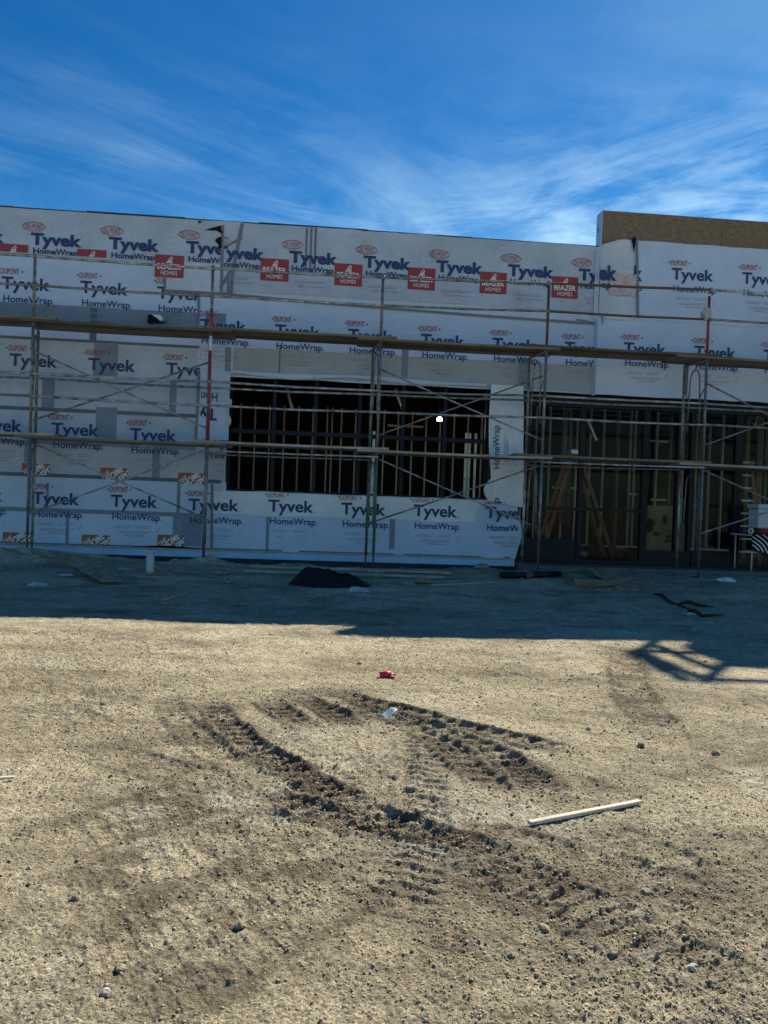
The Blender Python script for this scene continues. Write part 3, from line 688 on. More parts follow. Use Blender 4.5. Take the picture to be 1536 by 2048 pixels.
class Print:
    def __init__(s): s.b = []
    def text(s, txt, x, y, w, h, m, bold=0., rot=0, lay=0, shear=0):
        """x,y = lower left"""
        v, f = glyphs(txt, bold); c, sn = cos(rot), sin(rot)
        vv = []
        for a, b in v:
            p, q = a*w+shear*b*h, b*h; vv.append((x+p*c-q*sn, y+p*sn+q*c))
        s.b.append((vv, f, m, lay)); return s
    def rect(s, x, y, w, h, m, lay=0):
        if w > .2 and h > .1:
            n, k = int(w/.05)+1, int(h/.05)+1
            s.b.append(([(x+w*i/n, y+h*j/k) for j in range(k+1) for i in range(n+1)], [(j*(n+1)+i, j*(n+1)+i+1, (j+1)*(n+1)+i+1, (j+1)*(n+1)+i) for j in range(k) for i in range(n)], m, lay)); return s
        s.b.append(([(x,y),(x+w,y),(x+w,y+h),(x,y+h)], [(0,1,2,3)], m, lay)); return s
    def ring(s, x, y, rx, ry, t, m, lay=0, n=28):
        vv = []; 
        for k in range(n):
            a = 2*pi*k/n; vv += [(x+rx*cos(a), y+ry*sin(a)), (x+(rx-t)*cos(a), y+(ry-t)*sin(a))]
        s.b.append((vv, [(2*k, 2*((k+1)%n), 2*((k+1)%n)+1, 2*k+1) for k in range(n)], m, lay)); return s
    def poly(s, pts, m, lay=0): s.b.append((list(pts), [tuple(range(len(pts)))], m, lay)); return s
def stroke(pts, w):
    L = [];
    for i, p in enumerate(pts):
        a = pts[max(0, i-1)]; b = pts[min(len(pts)-1, i+1)]; dx, dy = b[0]-a[0], b[1]-a[1]; d = math.hypot(dx, dy); ww = w*(.35+.65*sin(pi*(i+.6)/(len(pts)+.2)))
        L += [(p[0]-dy/d*ww/2, p[1]+dx/d*ww/2), (p[0]+dy/d*ww/2, p[1]-dx/d*ww/2)]
    return L, [(2*i, 2*i+1, 2*i+3, 2*i+2) for i in range(len(pts)-1)]
def place(pr, ox, oz, Y, parent, clip=None, rot=0, name='printed_mark', scale=1, clearance=.0095, wrink=True, xf=None):
    bm = bmesh.new(); mats = []
    for vv, ff, m_, lay in pr.b:
        if m_ not in mats: mats.append(m_)
        mi = mats.index(m_); vs = []
        for a, b in vv:
            a *= scale; b *= scale; x = a*cos(rot)-b*sin(rot); z = a*sin(rot)+b*cos(rot); vs.append(bm.verts.new((ox+x, lay, oz+z)))
        for f in ff:
            try: bm.faces.new([vs[i] for i in f]).material_index = mi
            except ValueError: pass
    if clip:
        for co, no in (((clip[0],0,0),(-1,0,0)),((clip[1],0,0),(1,0,0)),((0,0,clip[2]),(0,0,-1)),((0,0,clip[3]),(0,0,1))):
            bmesh.ops.bisect_plane(bm, geom=bm.verts[:]+bm.edges[:]+bm.faces[:], plane_co=co, plane_no=no, clear_outer=True)
    if not bm.faces: bm.free(); return
    for v in bm.verts:
        lay = v.co.y; x, z = v.co.x, v.co.z
        y = Y-clearance-lay*.0035-(float(wr(x, z)) if wrink else 0)
        if xf: x, y, z = xf(x, y, z)
        v.co = Vector((x, y, z))-Vector(BO)
    bmesh.ops.recalc_face_normals(bm, faces=bm.faces[:])
    me = bpy.data.meshes.new(name); bm.to_mesh(me); bm.free()
    for q in mats: me.materials.append(M[q])
    return link(name, me, parent)
def fine(pr, x, y, w, rows, seed):
    r = random.Random(seed)
    for k in range(rows):
        xx = x+r.uniform(0, .03); xe_ = x+w*(1-.12*k)
        while xx < xe_:
            L = r.uniform(.02, .07); pr.rect(xx, y-k*.035, min(L, xe_-xx), .010 if k < rows-1 else .014, 'ink_grey'); xx += L+.008
# units are metres; origin = left top of the word; one print repeat is 1.42 m
def logoB(cut=False):
    p = Print()
    p.text('DUPONT', -.02, .045, .33, .11, 'ink_red', .012).poly([(-.075,.10),(-.04,.123),(-.04,.077)], 'ink_navy').poly([(.385,.10),(.35,.123),(.35,.077)], 'ink_navy')
    p.text('Tyvek', 0, -.30, .86, .30, 'ink_navy', .024).text('HomeWrap', .04, -.51, .87, .17, 'ink_navy', .014)
    p.rect(.885, -.235, .018, .018, 'ink_grey').rect(.925, -.465, .018, .018, 'ink_navy')
    fine(p, .08, -.58, .34, 2, 3); fine(p, .46, -.58, .30, 2, 4); fine(p, .16, -.68, .62, 2, 5); p.text('MADE IN THE USA', .30, -.77, .34, .025, 'ink_red', .0)
    p.rect(.89, -.63, .02, .03, 'ink_grey').rect(.86, -.68, .02, .03, 'ink_grey')
    return p
def logoA():
    p = Print()
    p.ring(.03, .13, .205, .088, .008, 'ink_red').ring(.03, .13, .19, .075, .005, 'ink_red').text('DU PONT', -.12, .078, .30, .10, 'ink_red', .004)
    p.text('Tyvek', -.02, -.28, .92, .30, 'ink_navy', .045).text('HomeWrap', .03, -.405, .80, .145, 'ink_navy', .03)
    fine(p, .08, -.55, .62, 2, 6); p.ring(.22, -.645, .06, .025, .008, 'ink_red').text('The miracles of science', .31, -.655, .36, .022, 'ink_red')
    return p
def beazer(m='print_red', full=True):
    p = Print(); p.rect(-.26, -.21, .53, .42, m)
    if full:
        p.text('BEAZER', -.215, -.06, .44, .105, 'print_white', .02, lay=1).text('HOMES', -.145, -.165, .30, .075, 'print_white', .0, lay=1)
        for pts in ([(-.04,.065),(0,.14),(.045,.178),(.06,.15),(.02,.09),(-.03,.07)], [(-.02,.09),(.03,.115),(.055,.10),(.04,.075)], [(-.06,.062),(0,.072),(.07,.062)]):
            v, f = stroke(pts, .017); p.b.append((v, f, 'print_white', 1))
    return p
def depot():
    p = Print(); S = .50; p.rect(0, -S*.47, S, S*.47, 'print_orange', 0)
    r = radians(41)
    p.text('THE', .045, -.225, .17, .075, 'print_white', .02, r, 1, .3).text('HOME', .15, -.29, .36, .13, 'print_white', .035, r, 1, .3).text('DEPOT', .30, -.36, .46, .13, 'print_white', .035, r, 1, .3)
    return p
LA, LB, BZ, HD = logoA(), logoB(), beazer(), depot()
def at(px, py, yb=YW): return WP(px, py, yb)
BIG = (-99, 99, -99, 99)
def B_(px, py, sh, key, clip=None, yb=YW, dz=.10):
    """px,py = centre of the small maker's name over the word"""
    x, z = at(px, py, yb); place(LB, x-.155, z-dz, SH[key], sh, clip, scale=1)
def A_(px, py, sh, key, clip=None, yb=YW):
    x, z = at(px, py, yb); place(LA, x-.03, z-.13, SH[key], sh, clip)
S1c = (LX, xs1, zA+.01, TOPZ)
for p in ((-88,444),(69,454),(225,463),(379,471)): A_(*p, s1, 's1', S1c)
for cx0 in (-126, 27, 184, 339):
    x, z = at(cx0, 499+ (cx0-27)*.069+11); c = (LX, xs1, zA+.01, TOPZ) if cx0 < 300 else (LX, xs1, -9, TOPZ)
    place(BZ, x, z-.02, SH['s1'] if cx0 < 300 else SH['s1b']+.004, s1, c)
S2c = (xs1+.05, XC, zA2, TOPZ)
for p in ((437,481),(585,491),(733,501),(878,510),(1021,518),(1162,527)): A_(*p, s2, 's2', S2c if p[0] < 440 else (xs1+.05, XC+.02, zA2, TOPZ))
for cx0, cy0 in ((549,541),(696,551),(842,559),(985,567),(1128,576)): x, z = at(cx0, cy0); place(BZ, x, z, SH['s2'], s2, None)
x, z = at(1243, 571, YR); place(beazer('print_faded', False), x, z, YR-.05, s2, None, clearance=.025)
pk = Print().text('ek', 0, -.28, .36, .30, 'ink_navy', .045).text('ap', .06, -.46, .20, .13, 'ink_navy', .03); x, z = at(1196, 534, YR); place(pk, x, z, YR-.05, s2, None, clearance=.03)
pk = Print().text('k', 0, -.28, .17, .30, 'ink_navy', .03).text('ap', -.02, -.53, .20, .16, 'ink_navy', .006); x, z = at(1267, 534, YR); place(pk, x, z, YR-.03, s2, None, clearance=.012)
S3c = (LX, xs2-.02, zB, zA)
for p in ((22,543),(179,552),(332,563),(-134,534)): B_(*p, s3, 's3', (LX, X_(330), zB, zA) if p[0] == 332 and False else S3c)
S4c = (xs2, XC-.01, OZ, zA2-.02)
for p in ((418,628),(567,639),(713,648),(858,658),(1001,666),(1145,674)): B_(*p, s4, 's4', S4c)
S5c = (LX, X_(400, 740), zD+.02, zB)
for p in ((38,697),(195,706),(350,715),(-118,688)): B_(*p, s5, 's5', (LX, X_(400, 740), Z_(0, 745), zB))
for p in ((-33,826),(122,835),(278,846),(436,857)): B_(*p, s6, 's6', (LX, wx0-.02, zE, zD))
for p in ((-72,965),(83,973),(240,979),(395,987)): B_(*p, s7, 's7', (LX, X_(424, 1000), zb, zE))
for p in ((45,926),(202,935),(357,945)): x, z = at(*p); place(HD, x, z, SH['s6'], s6, (x, min(x+.5, wx0-.03), z-.215, z))
for p in ((7,1064),(165,1069),(316,1069)): x, z = at(*p); place(HD, x, z, SH['s7'], s7, (x, x+.5, z-.22, z))
S9c = (X_(428, 1000), X_(1026, 1050), zb, wz0+.01)
for p in ((404,986),(554,989),(699,995),(843,999)): B_(*p, s9, 's9', (S9c[0], S9c[1]+.02, zb, wz0), dz=.10)
x, z = at(985, 1003); place(LB, x-.155, z-.10, SH['s9'], s9, (S9c[0], X_(1033, 1050), zb, wz0), clearance=.085)
for p in ((1358,527),(1498,536),(1640,545)): B_(*p, s2, 'r2', None, YR)
for p in ((1263,675),(1404,682),(1542,690),(1680,698)): B_(*p, s2, 'r1', None, YR)
# the upside-down print left of the window
pu = Print().text('DUPONT', -.05, .085, .33, .115, 'ink_red', .012).text('Ty', -.0, -.30, .34, .30, 'ink_navy', .03).text('Hom', 0, -.53, .36, .17, 'ink_navy', .006)
x, z = at(434, 842); place(pu, x, z, SH['s8'], s8, (X_(402, 820), wx0, Z_(430, 850), Z_(430, 745)), rot=pi)
# sideways print on the hanging flap
pv = Print().text('HomeWrap', 0, 0, .84, .17, 'ink_navy', .006)
fine(pv, .12, -.06, .55, 3, 8)
x, z = at(1000, 938); place(pv, x, z, SH['s10'], s10, None, rot=radians(92), clearance=.085, name='printed_mark')
pv2 = Print().text('P', 0, 0, .10, .14, 'ink_navy', .006); x, z = at(1001, 1006); place(pv2, x, z, SH['s10'], s10, None, rot=radians(90), clearance=.085)

# flashing at the base (tilted sheet metal)
xx = LX
for x1 in (X_(-260,1100), X_(92,1100), X_(208,1100), X_(408,1105), X_(737,1115), X_(838,1120), X_(1028,1125)):
    MB().add([(xx, YW-.085, BASEZ-.125), (x1-.004, YW-.085, BASEZ-.125), (x1-.004, YW-.016, BASEZ+.015), (xx, YW-.016, BASEZ+.015), (xx, YW-.012, BASEZ-.13), (x1-.004, YW-.012, BASEZ-.13)],
             [(0,1,2,3),(4,5,1,0)], 'galvanised').build('base_flashing', bld, BO); xx = x1
MB().box(LX, X_(1028,1120), YW-.065, YW-.02, BASEZ+.018, BASEZ+.030, 'galvanised_dull').build('drip_edge', bld, BO)
MB().grid(lambda u, v: (X_(262,1090)+(X_(408,1095)-X_(262,1090))*u, YW-.08, BASEZ+.03+.045*sin(pi*u)*v), 20, 1, 'torn').build('gap', bld, BO)

# window frame members in the unfinished opening
fy = YW+.10
def vm(px, w, z0, z1, m='mill_navy', y=fy, parent=bld, d=.11):
    x = WP(px, 900, y)[0]; return MB().box(x-w/2, x+w/2, y, y+d, z0, z1, m).build('mullion', parent, BO)
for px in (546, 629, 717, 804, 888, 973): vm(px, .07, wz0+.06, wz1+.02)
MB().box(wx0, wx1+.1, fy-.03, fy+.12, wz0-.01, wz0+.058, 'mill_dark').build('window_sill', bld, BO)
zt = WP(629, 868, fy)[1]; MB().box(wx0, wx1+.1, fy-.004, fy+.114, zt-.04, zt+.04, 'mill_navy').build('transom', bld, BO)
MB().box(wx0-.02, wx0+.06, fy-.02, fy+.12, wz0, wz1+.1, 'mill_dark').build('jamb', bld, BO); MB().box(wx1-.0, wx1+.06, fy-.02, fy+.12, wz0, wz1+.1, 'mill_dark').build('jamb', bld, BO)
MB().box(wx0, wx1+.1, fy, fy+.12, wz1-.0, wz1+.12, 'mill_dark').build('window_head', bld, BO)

# storefront in the big opening
sy = YW+.25
XS = lambda px, py=1050: WP(px, py, sy)[0]
ZS = lambda px, py: WP(px, py, sy)[1]
zh = OZ-.25; zsill = FLZ-.02
sf = [(1052, .06), (1159, .09), (1287, .13), (1353, .07), (1379, .07), (1473, .16), (1580, .1), (1690, .1)]
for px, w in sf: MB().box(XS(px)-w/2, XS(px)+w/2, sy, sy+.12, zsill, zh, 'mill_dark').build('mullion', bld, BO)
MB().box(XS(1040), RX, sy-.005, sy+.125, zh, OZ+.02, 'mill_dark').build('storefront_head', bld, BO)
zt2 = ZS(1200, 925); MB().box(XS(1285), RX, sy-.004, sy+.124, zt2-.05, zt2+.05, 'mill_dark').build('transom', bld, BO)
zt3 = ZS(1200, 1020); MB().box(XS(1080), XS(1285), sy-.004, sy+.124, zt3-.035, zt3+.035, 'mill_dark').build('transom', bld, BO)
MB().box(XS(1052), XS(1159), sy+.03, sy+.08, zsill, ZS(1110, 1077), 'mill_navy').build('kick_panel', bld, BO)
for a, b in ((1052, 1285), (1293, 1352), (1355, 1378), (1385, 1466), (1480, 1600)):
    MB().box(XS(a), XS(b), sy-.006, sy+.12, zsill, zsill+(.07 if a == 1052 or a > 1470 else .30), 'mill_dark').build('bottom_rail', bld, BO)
for a, b, z0_, z1_ in ((1057,1154,ZS(1110,1077)+.01,zt3-.04),(1164,1280,zsill+.08,zt3-.04),(1057,1280,zt3+.04,zh-.01),(1294,1350,zsill+.31,zt2-.06),(1386,1464,zsill+.31,zt2-.06),(1482,1574,zsill+.08,zt2-.06),(1294,1464,zt2+.06,zh-.01),(1482,1574,zt2+.06,zh-.01)):
    MB().box(XS(a), XS(b), sy+.05, sy+.056, z0_, z1_, 'glass').build('pane', bld, BO)

# interior stud wall
SYI = 22.0
sx0 = WP(479, 900, SYI)[0]; zst = WP(600, 812, SYI)[1]
def stud(x, z0, z1, y=SYI, m='stud_steel', w=.040):
    return MB().box(x-w/2, x+w/2, y, y+.003, z0, z1, m).box(x-w/2, x-w/2+.003, y+.003, y+.092, z0, z1, m).box(x-w/2, x+w/2, y+.092, y+.095, z0, z1, m).build('stud', bld, BO)
k = -6
while True:
    x = sx0+k*.4064
    if x > 14.5: break
    k += 1
    if k % 11 == 7: stud(x+.14, FLZ-.03, zst+(1.0 if x > 5 else 0))
    stud(x, FLZ-.03, zst+(.9 if (k % 5 and x > 5) else 0))
MB().box(sx0-3, 14.6, SYI-.004, SYI+.10, zst+.0, zst+.05, 'stud_steel').build('track', bld, BO) if False else None
MB().box(sx0-3, 14.6, SYI-.006, SYI+.10, FLZ-.03, FLZ+.03, 'stud_steel').build('track', bld, BO)
for xa, xb, py in ((775,800,851),(802,846,852),(1255,1272,988),(1300,1340,999),(1300,1340,882),(1104,1160,975),(1480,1500,1000)):
    a = WP(xa, py, SYI); b = WP(xb, py, SYI); MB().box(a[0], b[0], SYI-.03, SYI-.01, a[1]-.03, a[1]+.03, 'stud_steel').build('blocking', bld, BO)
for px in (932, 939, 951):                       # bright stud bundle
    x = WP(px, 900, 18.5)[0]; mb = MB().box(x-.028, x+.028, 18.5, 18.54, FLZ-.03, 3.15, 'stud_steel_bright')
    for zz in (1.0, 1.5, 2.0, 2.6): mb.box(x-.008, x+.008, 18.495, 18.4995, zz, zz+.07, 'torn')
    mb.build('stud', bld, BO)
x = WP(747, 900, 17.5)[0]; MB().box(x-.03, x+.03, 17.5, 17.55, FLZ-.03, 3.0, 'stud_steel_bright').build('stud', bld, BO)
for px, w in ((1494, .11), (1518, .13), (1532, .08), (1399, .05), (1340, .06), (1235, .06)): 
    x = WP(px, 950, 19.)[0]; MB().box(x-w/2, x+w/2, 19, 19.09, FLZ-.03, 5.9, 'stud_wood').build('stud', bld, BO)
for px in (1128, 1138):                                              # round grey conduits
    x = WP(px, 950, 20.)[0]; MB().tube([(x, 20, 1.0), (x, 20, 5.9)], .055, 'tube_grey').build('conduit', bld, BO)
for k in range(9): 
    yj = 16.2+k*.75; MB().box(LX, RX, yj, yj+.05, 5.55, 5.9, 'stud_wood').build('ceiling_joist', bld, BO)
# ceiling-hung flexible duct ends
for px, py, Y, lean in ((1182, 860, 17.5, 1), (577, 795, 17.5, .6), (797, 800, 17.8, .8), (1514, 832, 18, -.5)):
    x, z = WP(px, py, Y); pts = []; rr = []
    for i in range(22): t = i/21; pts.append((x-.10*lean+.24*lean*t, Y, z+.26-.5*t)); rr.append(.06 if i % 2 else .047)
    o = MB().tube([(x-.22*lean, Y, 5.9), (x-.10*lean, Y, z+.27)], .045, 'interior_dark').tube(pts, rr, 'foil', n=10); thing_mesh(o, 'flexible_duct', (x, Y, z),
      {1182: 'foil flexible duct end hanging over the tall stepladder', 577: 'foil flexible duct end hanging in the left part of the window', 797: 'foil flexible duct end hanging inside right of the middle posts', 1514: 'foil flexible duct end hanging inside at the far right'}[px], 'duct', 'flexible ducts hanging from the ceiling')
# lit work lamp
lx, lz = WP(879, 839, 18.0)
lamp = empty('work_lamp', (lx, 18.0, lz), 'lit dome work lamp hanging inside the window opening', 'lamp')
v, f = ico(3); MB().add([(lx+p[0]*.068, 18+p[1]*.068, lz-.03+max(0, p[2]+.3)*.075) for p in v], [tuple(q) for q in f], 'bulb', True).build('shade', lamp, (lx, 18, lz))
MB().tube([(lx, 18, lz+.08), (lx, 18, 5.55)], .008, 'torn', 6).build('cord', lamp, (lx, 18, lz))
pl = bpy.data.lights.new('lamp_light', 'POINT'); pl.energy = 5; pl.color = (1, .9, .7); pl.shadow_soft_size = .09; po = bpy.data.objects.new('lamp_light', pl); COL.objects.link(po); po.parent = lamp; po.location = (0, -.02, -.22)

# tower right of the frame, whose shadow falls into the picture
tw = empty('stair_tower', (10.03, 14.72, 0), 'taller wrapped tower of the building beyond the right edge', 'tower')
MB().box(10.03, 15, 14.72, 15.75, 7.3, 8.72, 'wrap').build('wall', tw, (10.03, 14.72, 0))
gr = empty('roof_guardrail', (9.3, 13.95, 0), 'tall scaffold guardrail beside the tower beyond the right edge', 'guardrail')
g0 = (9.3, 13.95, 0)
for pts in ([(9.3,13.95,8.5),(15,13.9,8.45)], [(9.3,13.95,8.5),(9.3,15.3,8.5)], [(9.3,13.95,8.0),(9.3,15.3,8.05)], [(9.3,13.95,.1),(9.3,13.95,8.6)], [(9.3,15.3,7.5),(9.3,15.3,8.6)], [(9.3,15.3,8.5),(9.3,14.2,7.4)], [(9.18,14.0,8.6),(9.18,15.3,8.45)]):
    MB().tube(pts, .065, 'tube_grey').build('rail', gr, g0)

# ------------------------------------------------------------------ scaffold
YF, YB = 13.8, 14.5
PX = [WP(a, b, YF)[0] for a, b in ((63,793),(418,811),(757,825),(1087,836),(1409,850))]
PX = [PX[0]-3.04] + PX + [PX[-1]+3.04]
PB = [WP(a, b, YB)[0] for a, b in ((74,757),(405,770),(743,790),(1056,801),(1366,815))]
PB[1] = (PB[0]+PB[2])/2+.02
PB = [PB[0]-3.04] + PB + [PB[-1]+3.04]
L1 = WP(600, 890, YF)[1]-.03; L2 = WP(600, 668, YF)[1]-.0
TOPR = 5.40
SO = (1.05, YF, .2)
scf = empty('scaffold', SO, 'two level tube scaffold with cross braces standing along the wrapped wall', 'scaffold')
def sp(mb, name, **k): return mb.build(name, scf, SO, **k)
colr = [('tube_grey','tube_grey','tube_grey'), ('tube_grey','tube_grey','tube_bluegrey'), ('tube_grey','tube_red','tube_grey'), ('tube_bluegrey','tube_grey','tube_green'), ('tube_rust','tube_grey','tube_grey'), ('tube_red','tube_bluegrey','tube_bluegrey'), ('tube_grey',)*3]
r = .0265
for i, x in enumerate(PX):
    gz = hz(x, YF); bz = gz+.02; c = colr[i]; jx = random.uniform(-.012, .012)
    sp(MB().tube([(x, YF, bz), (x, YF, bz+.32)], .017, 'tube_rust'), 'base_jack'); sp(MB().tube([(x, YF, bz+.30), (x+jx*.5, YF, L1+.02)], r, c[2]), 'post')
    sp(MB().tube([(x, YF, L1+.02), (x+jx, YF, L2+.03)], r, c[1]), 'post'); sp(MB().tube([(x+jx, YF, L2+.03), (x+jx, YF, TOPR+.04)], r, c[0]), 'guard_post')
    if i == 2:
        sp(MB().tube([(x+jx, YF, L2-.10), (x+jx, YF, L2+.36)], r+.002, 'tube_red'), 'sleeve')
        sp(MB().tube([(x+jx*.8, YF, L2-.38), (x+jx*.8, YF, L2-.12)], r+.002, 'tube_white'), 'sleeve')
    xb = PB[i]; gb = hz(xb, YB)
    sp(MB().tube([(xb, YB, gb+.0), (xb, YB, gb+.34)], .017, 'tube_rust'), 'base_jack'); sp(MB().tube([(xb, YB, gb+.32), (xb, YB, L1)], r, 'tube_light' if i != 3 else 'tube_green'), 'post')
    sp(MB().tube([(xb, YB, L1), (xb, YB, L2-.06)], r, 'tube_grey'), 'post')
    for (xx_, yy_, zz_) in ((x, YF, bz), (xb, YB, gb+.004)): sp(MB().box(xx_-.07, xx_+.07, yy_-.07, yy_+.07, zz_-.012, zz_+.004, 'tube_rust'), 'base_plate')
    # frame: head bars and inner arch
    for lv in (L1, L2):
        sp(MB().tube([(x, YF, lv-.07), (xb, YB, lv-.07)], r*.9, c[1]), 'crossbar')
        hx = lambda t: x+(xb-x)*t; hy = lambda t: YF+(YB-YF)*t
        arch = [(hx(.22), hy(.22), lv-1.35), (hx(.26), hy(.26), lv-.75), (hx(.30), hy(.30), lv-.33), (hx(.38), hy(.38), lv-.23), (hx(.5), hy(.5), lv-.20), (hx(.62), hy(.62), lv-.23), (hx(.70), hy(.70), lv-.33), (hx(.74), hy(.74), lv-.75), (hx(.78), hy(.78), lv-1.35)]
        sp(MB().tube(arch, .014, c[1], 6), 'arch'); sp(MB().tube([(x, YF, lv-1.40), arch[0]], .013, c[1], 6), 'strut'); sp(MB().tube([(xb, YB, lv-1.40), arch[-1]], .013, c[1], 6), 'strut')
        sp(MB().tube([(x, YF, lv-.55), arch[1]], .012, c[1], 6), 'strut'); sp(MB().tube([(xb, YB, lv-.55), arch[7]], .012, c[1], 6), 'strut')
# rails run from post to post, heights read off at each post
def zat(pts, y): return [WP(a, b, y)[1] for a, b in pts]
ZT = zat(((69,513),(425,538),(765,556),(1098,568),(1421,581)), YF); ZM = zat(((67,571),(423,593),(765,612),(1097,624),(1420,640)), YF)
Z1 = zat(((65,748),(423,764),(760,783),(1090,792),(1415,808)), YF); Z2 = zat(((75,757),(420,776),(745,790),(1060,801),(1368,815)), YB)
Z3 = zat(((63,792),(418,811),(757,825),(1087,836),(1409,850)), YF)
def rail(zs, y, xs, rr, m='tube_light', bays=range(6), name='rail', off=-.035):
    zs = [zs[0]]+list(zs)+[zs[-1]]
    for b in bays:
        x0, x1 = xs[b], xs[b+1]; za, zb2 = zs[b]+random.uniform(-.006, .006), zs[b+1]+random.uniform(-.006, .006); mid = (za+zb2)/2-random.uniform(.004, .018)
        pts = [(x0-.03, y+off, za), (x0+.05, y+off, za), (x0*.5+x1*.5, y+off, mid), (x1-.05, y+off, zb2), (x1+.03, y+off, zb2)]
        sp(MB().tube(pts, [rr*.7, rr, rr, rr, rr*.7], m if not isinstance(m, list) else m[b % len(m)]), name)
rail(ZT, YF, PX, .024, ['tube_light', 'tube_light', 'tube_light', 'tube_grey', 'tube_rust', 'tube_light'], name='guard_rail')
rail(ZM, YF, PX, .022, ['tube_grey', 'tube_grey', 'tube_light', 'tube_grey', 'tube_rust', 'tube_grey'], name='guard_rail')
rail(Z1, YF, PX, .022, ['tube_light', 'tube_light', 'tube_light', 'tube_grey', 'tube_light', 'tube_grey']); rail(Z2, YB, PB, .022, ['tube_grey', 'tube_grey', 'tube_light', 'tube_grey']); rail(Z3, YF, PX, .022, ['tube_grey', 'tube_light', 'tube_light', 'tube_light', 'tube_light'])
Z4 = zat(((60,890),(424,902),(755,914),(1088,925),(1407,935)), YF); rail(Z4, YF, PX, .018, ['tube_light', 'tube_grey'], bays=(2, 4))
rail([z-.02 for z in Z4], YB, PB, .017, 'tube_grey', bays=(2, 4))
for i, x in enumerate(PX):
    j = min(max(i-1, 0), 4)
    for z in (ZT[j], ZM[j], Z1[j], Z3[j]):
        sp(MB().tube([(x, YF-.035, z-.035), (x, YF-.035, z+.035)], .034, 'tube_grey'), 'coupling')
def brace(bay, za, zb2, y):
    xa, xb = PX[bay]+.01, PX[bay+1]-.01
    sp(MB().tube([(xa, y, za), ((xa+xb)/2, y-.004, (za+zb2)/2-.01), (xb, y, zb2)], .0165, random.choice(['tube_light', 'tube_grey']), 6), 'cross_brace')
z_ = lambda px, py: WP(px, py, YF)[1]
BR = {1: ((z_(69,701), z_(418,857)), (z_(66,839), z_(417,722)), (z_(64,885), z_(415,1036)), (z_(61,1027), z_(420,898))),
      3: ((z_(765,738), z_(1080,879)), (z_(760,870), z_(1085,750)), (z_(760,917), z_(1076,1056)), (z_(760,1043), z_(1076,930))),
      5: ((z_(1412,765), z_(1412,903)), (z_(1413,892), z_(1412,762)), (z_(1412,939), z_(1408,1062)), (z_(1405,1069), z_(1412,955)))}
for b, L in BR.items():
    for k, (a, c) in enumerate(L): brace(b, a, c, YF+.045+.035*(k % 2))
# a rag of sheet knotted to the last red guard post
x5 = PX[5]
bo = bmesh.new(); bmesh.ops.create_icosphere(bo, subdivisions=3, radius=.09)
for v in bo.verts: v.co = v.co*(1+.5*math.sin(v.co.x*60+v.co.z*45)*.5); v.co.z *= 1.3
me = bpy.data.meshes.new('rag'); bo.to_mesh(me); bo.free(); me.materials.append(M['rag']); tag(link('rag', me, None, (x5-.08, YF-.06, ZM[4]+.10)), 'grey crumpled rag knotted on the red guard post', 'rag')

# planks: every board of the decks rests on the scaffold
bayname = ['off the left edge', 'between the first and second posts', 'between the second and third posts', 'between the third and fourth posts', 'between the fourth and fifth posts', 'right of the fifth posts']
def plank(a, b, y, z, m, label, group, w=.235, h=.040, tilt=0):
    x0, z0 = a; x1, z1 = b; L = x1-x0; mb = MB()
    n = 6; vs = []
    for i in range(n+1):
        t = i/n; xx_ = x0+L*t; zz = z0+(z1-z0)*t-.012*sin(pi*t); jy = .004*sin(5*t+y*9)
        vs += [(xx_, y-w/2+jy, zz), (xx_, y+w/2+jy, zz), (xx_, y+w/2+jy, zz+h), (xx_, y-w/2+jy, zz+h)]
    fs = [(4*i+k_, 4*(i+1)+k_, 4*(i+1)+(k_+1) % 4, 4*i+(k_+1) % 4) for i in range(n) for k_ in range(4)] + [(0,1,2,3), (4*n+3, 4*n+2, 4*n+1, 4*n)]
    mb.add([Vector(p) for p in vs], fs, m); o = thing_mesh(mb, 'plank', (x0, y, z0), label, 'plank', group)
    bm = bmesh.new(); bm.from_mesh(o.data); bmesh.ops.recalc_face_normals(bm, faces=bm.faces[:]); bm.to_mesh(o.data); bm.free(); return o
ROW = ['front', 'middle', 'rear']
UP = [((-420,600),(112,638),0), ((40,645),(463,668),1), ((388,673),(794,692),2), ((715,695),(1122,707),3), ((1049,706),(1439,722),4), ((1355,727),(1800,742),5)]
for k, (a, b, bay) in enumerate(UP):
    A = WP(*a, YF-.05); Bq = WP(*b, YF-.05); up = .042 if k % 2 == 0 else 0
    zz = L2-.035
    for j in range(3):
        yy = YF+.09+j*.243; plank((A[0]+random.uniform(-.03, .03)*(j > 0), zz+up), (Bq[0]+random.uniform(-.03, .03)*(j > 0), zz+up+.0), yy, zz, ['plank', 'plank_dark', 'plank'][(j+k) % 3],
          f'{ROW[j]} brown board of the upper scaffold deck {bayname[bay]}', 'boards of the upper scaffold deck')
LO = [((-420,840),(107,869),0), ((27,873),(453,890),1), ((375,887),(778,901),2), ((715,903),(1106,912),3), ((1031,913),(1425,922),4), ((1361,926),(1800,935),5)]
for k, (a, b, bay) in enumerate(LO):
    A = WP(*a, YF-.05); Bq = WP(*b, YF-.05); up = .042 if k % 2 == 0 else 0; zz = L1-.035
    for j in range(3):
        yy = YF+.09+j*.243; plank((A[0]+random.uniform(-.03, .03)*(j > 0), zz+up), (Bq[0]+random.uniform(-.03, .03)*(j > 0), zz+up), yy, zz, ['plank_pale', 'plank', 'plank_pale'][(j+k) % 3],
          f'{ROW[j]} weathered board of the lower scaffold deck {bayname[bay]}', 'boards of the lower scaffold deck')

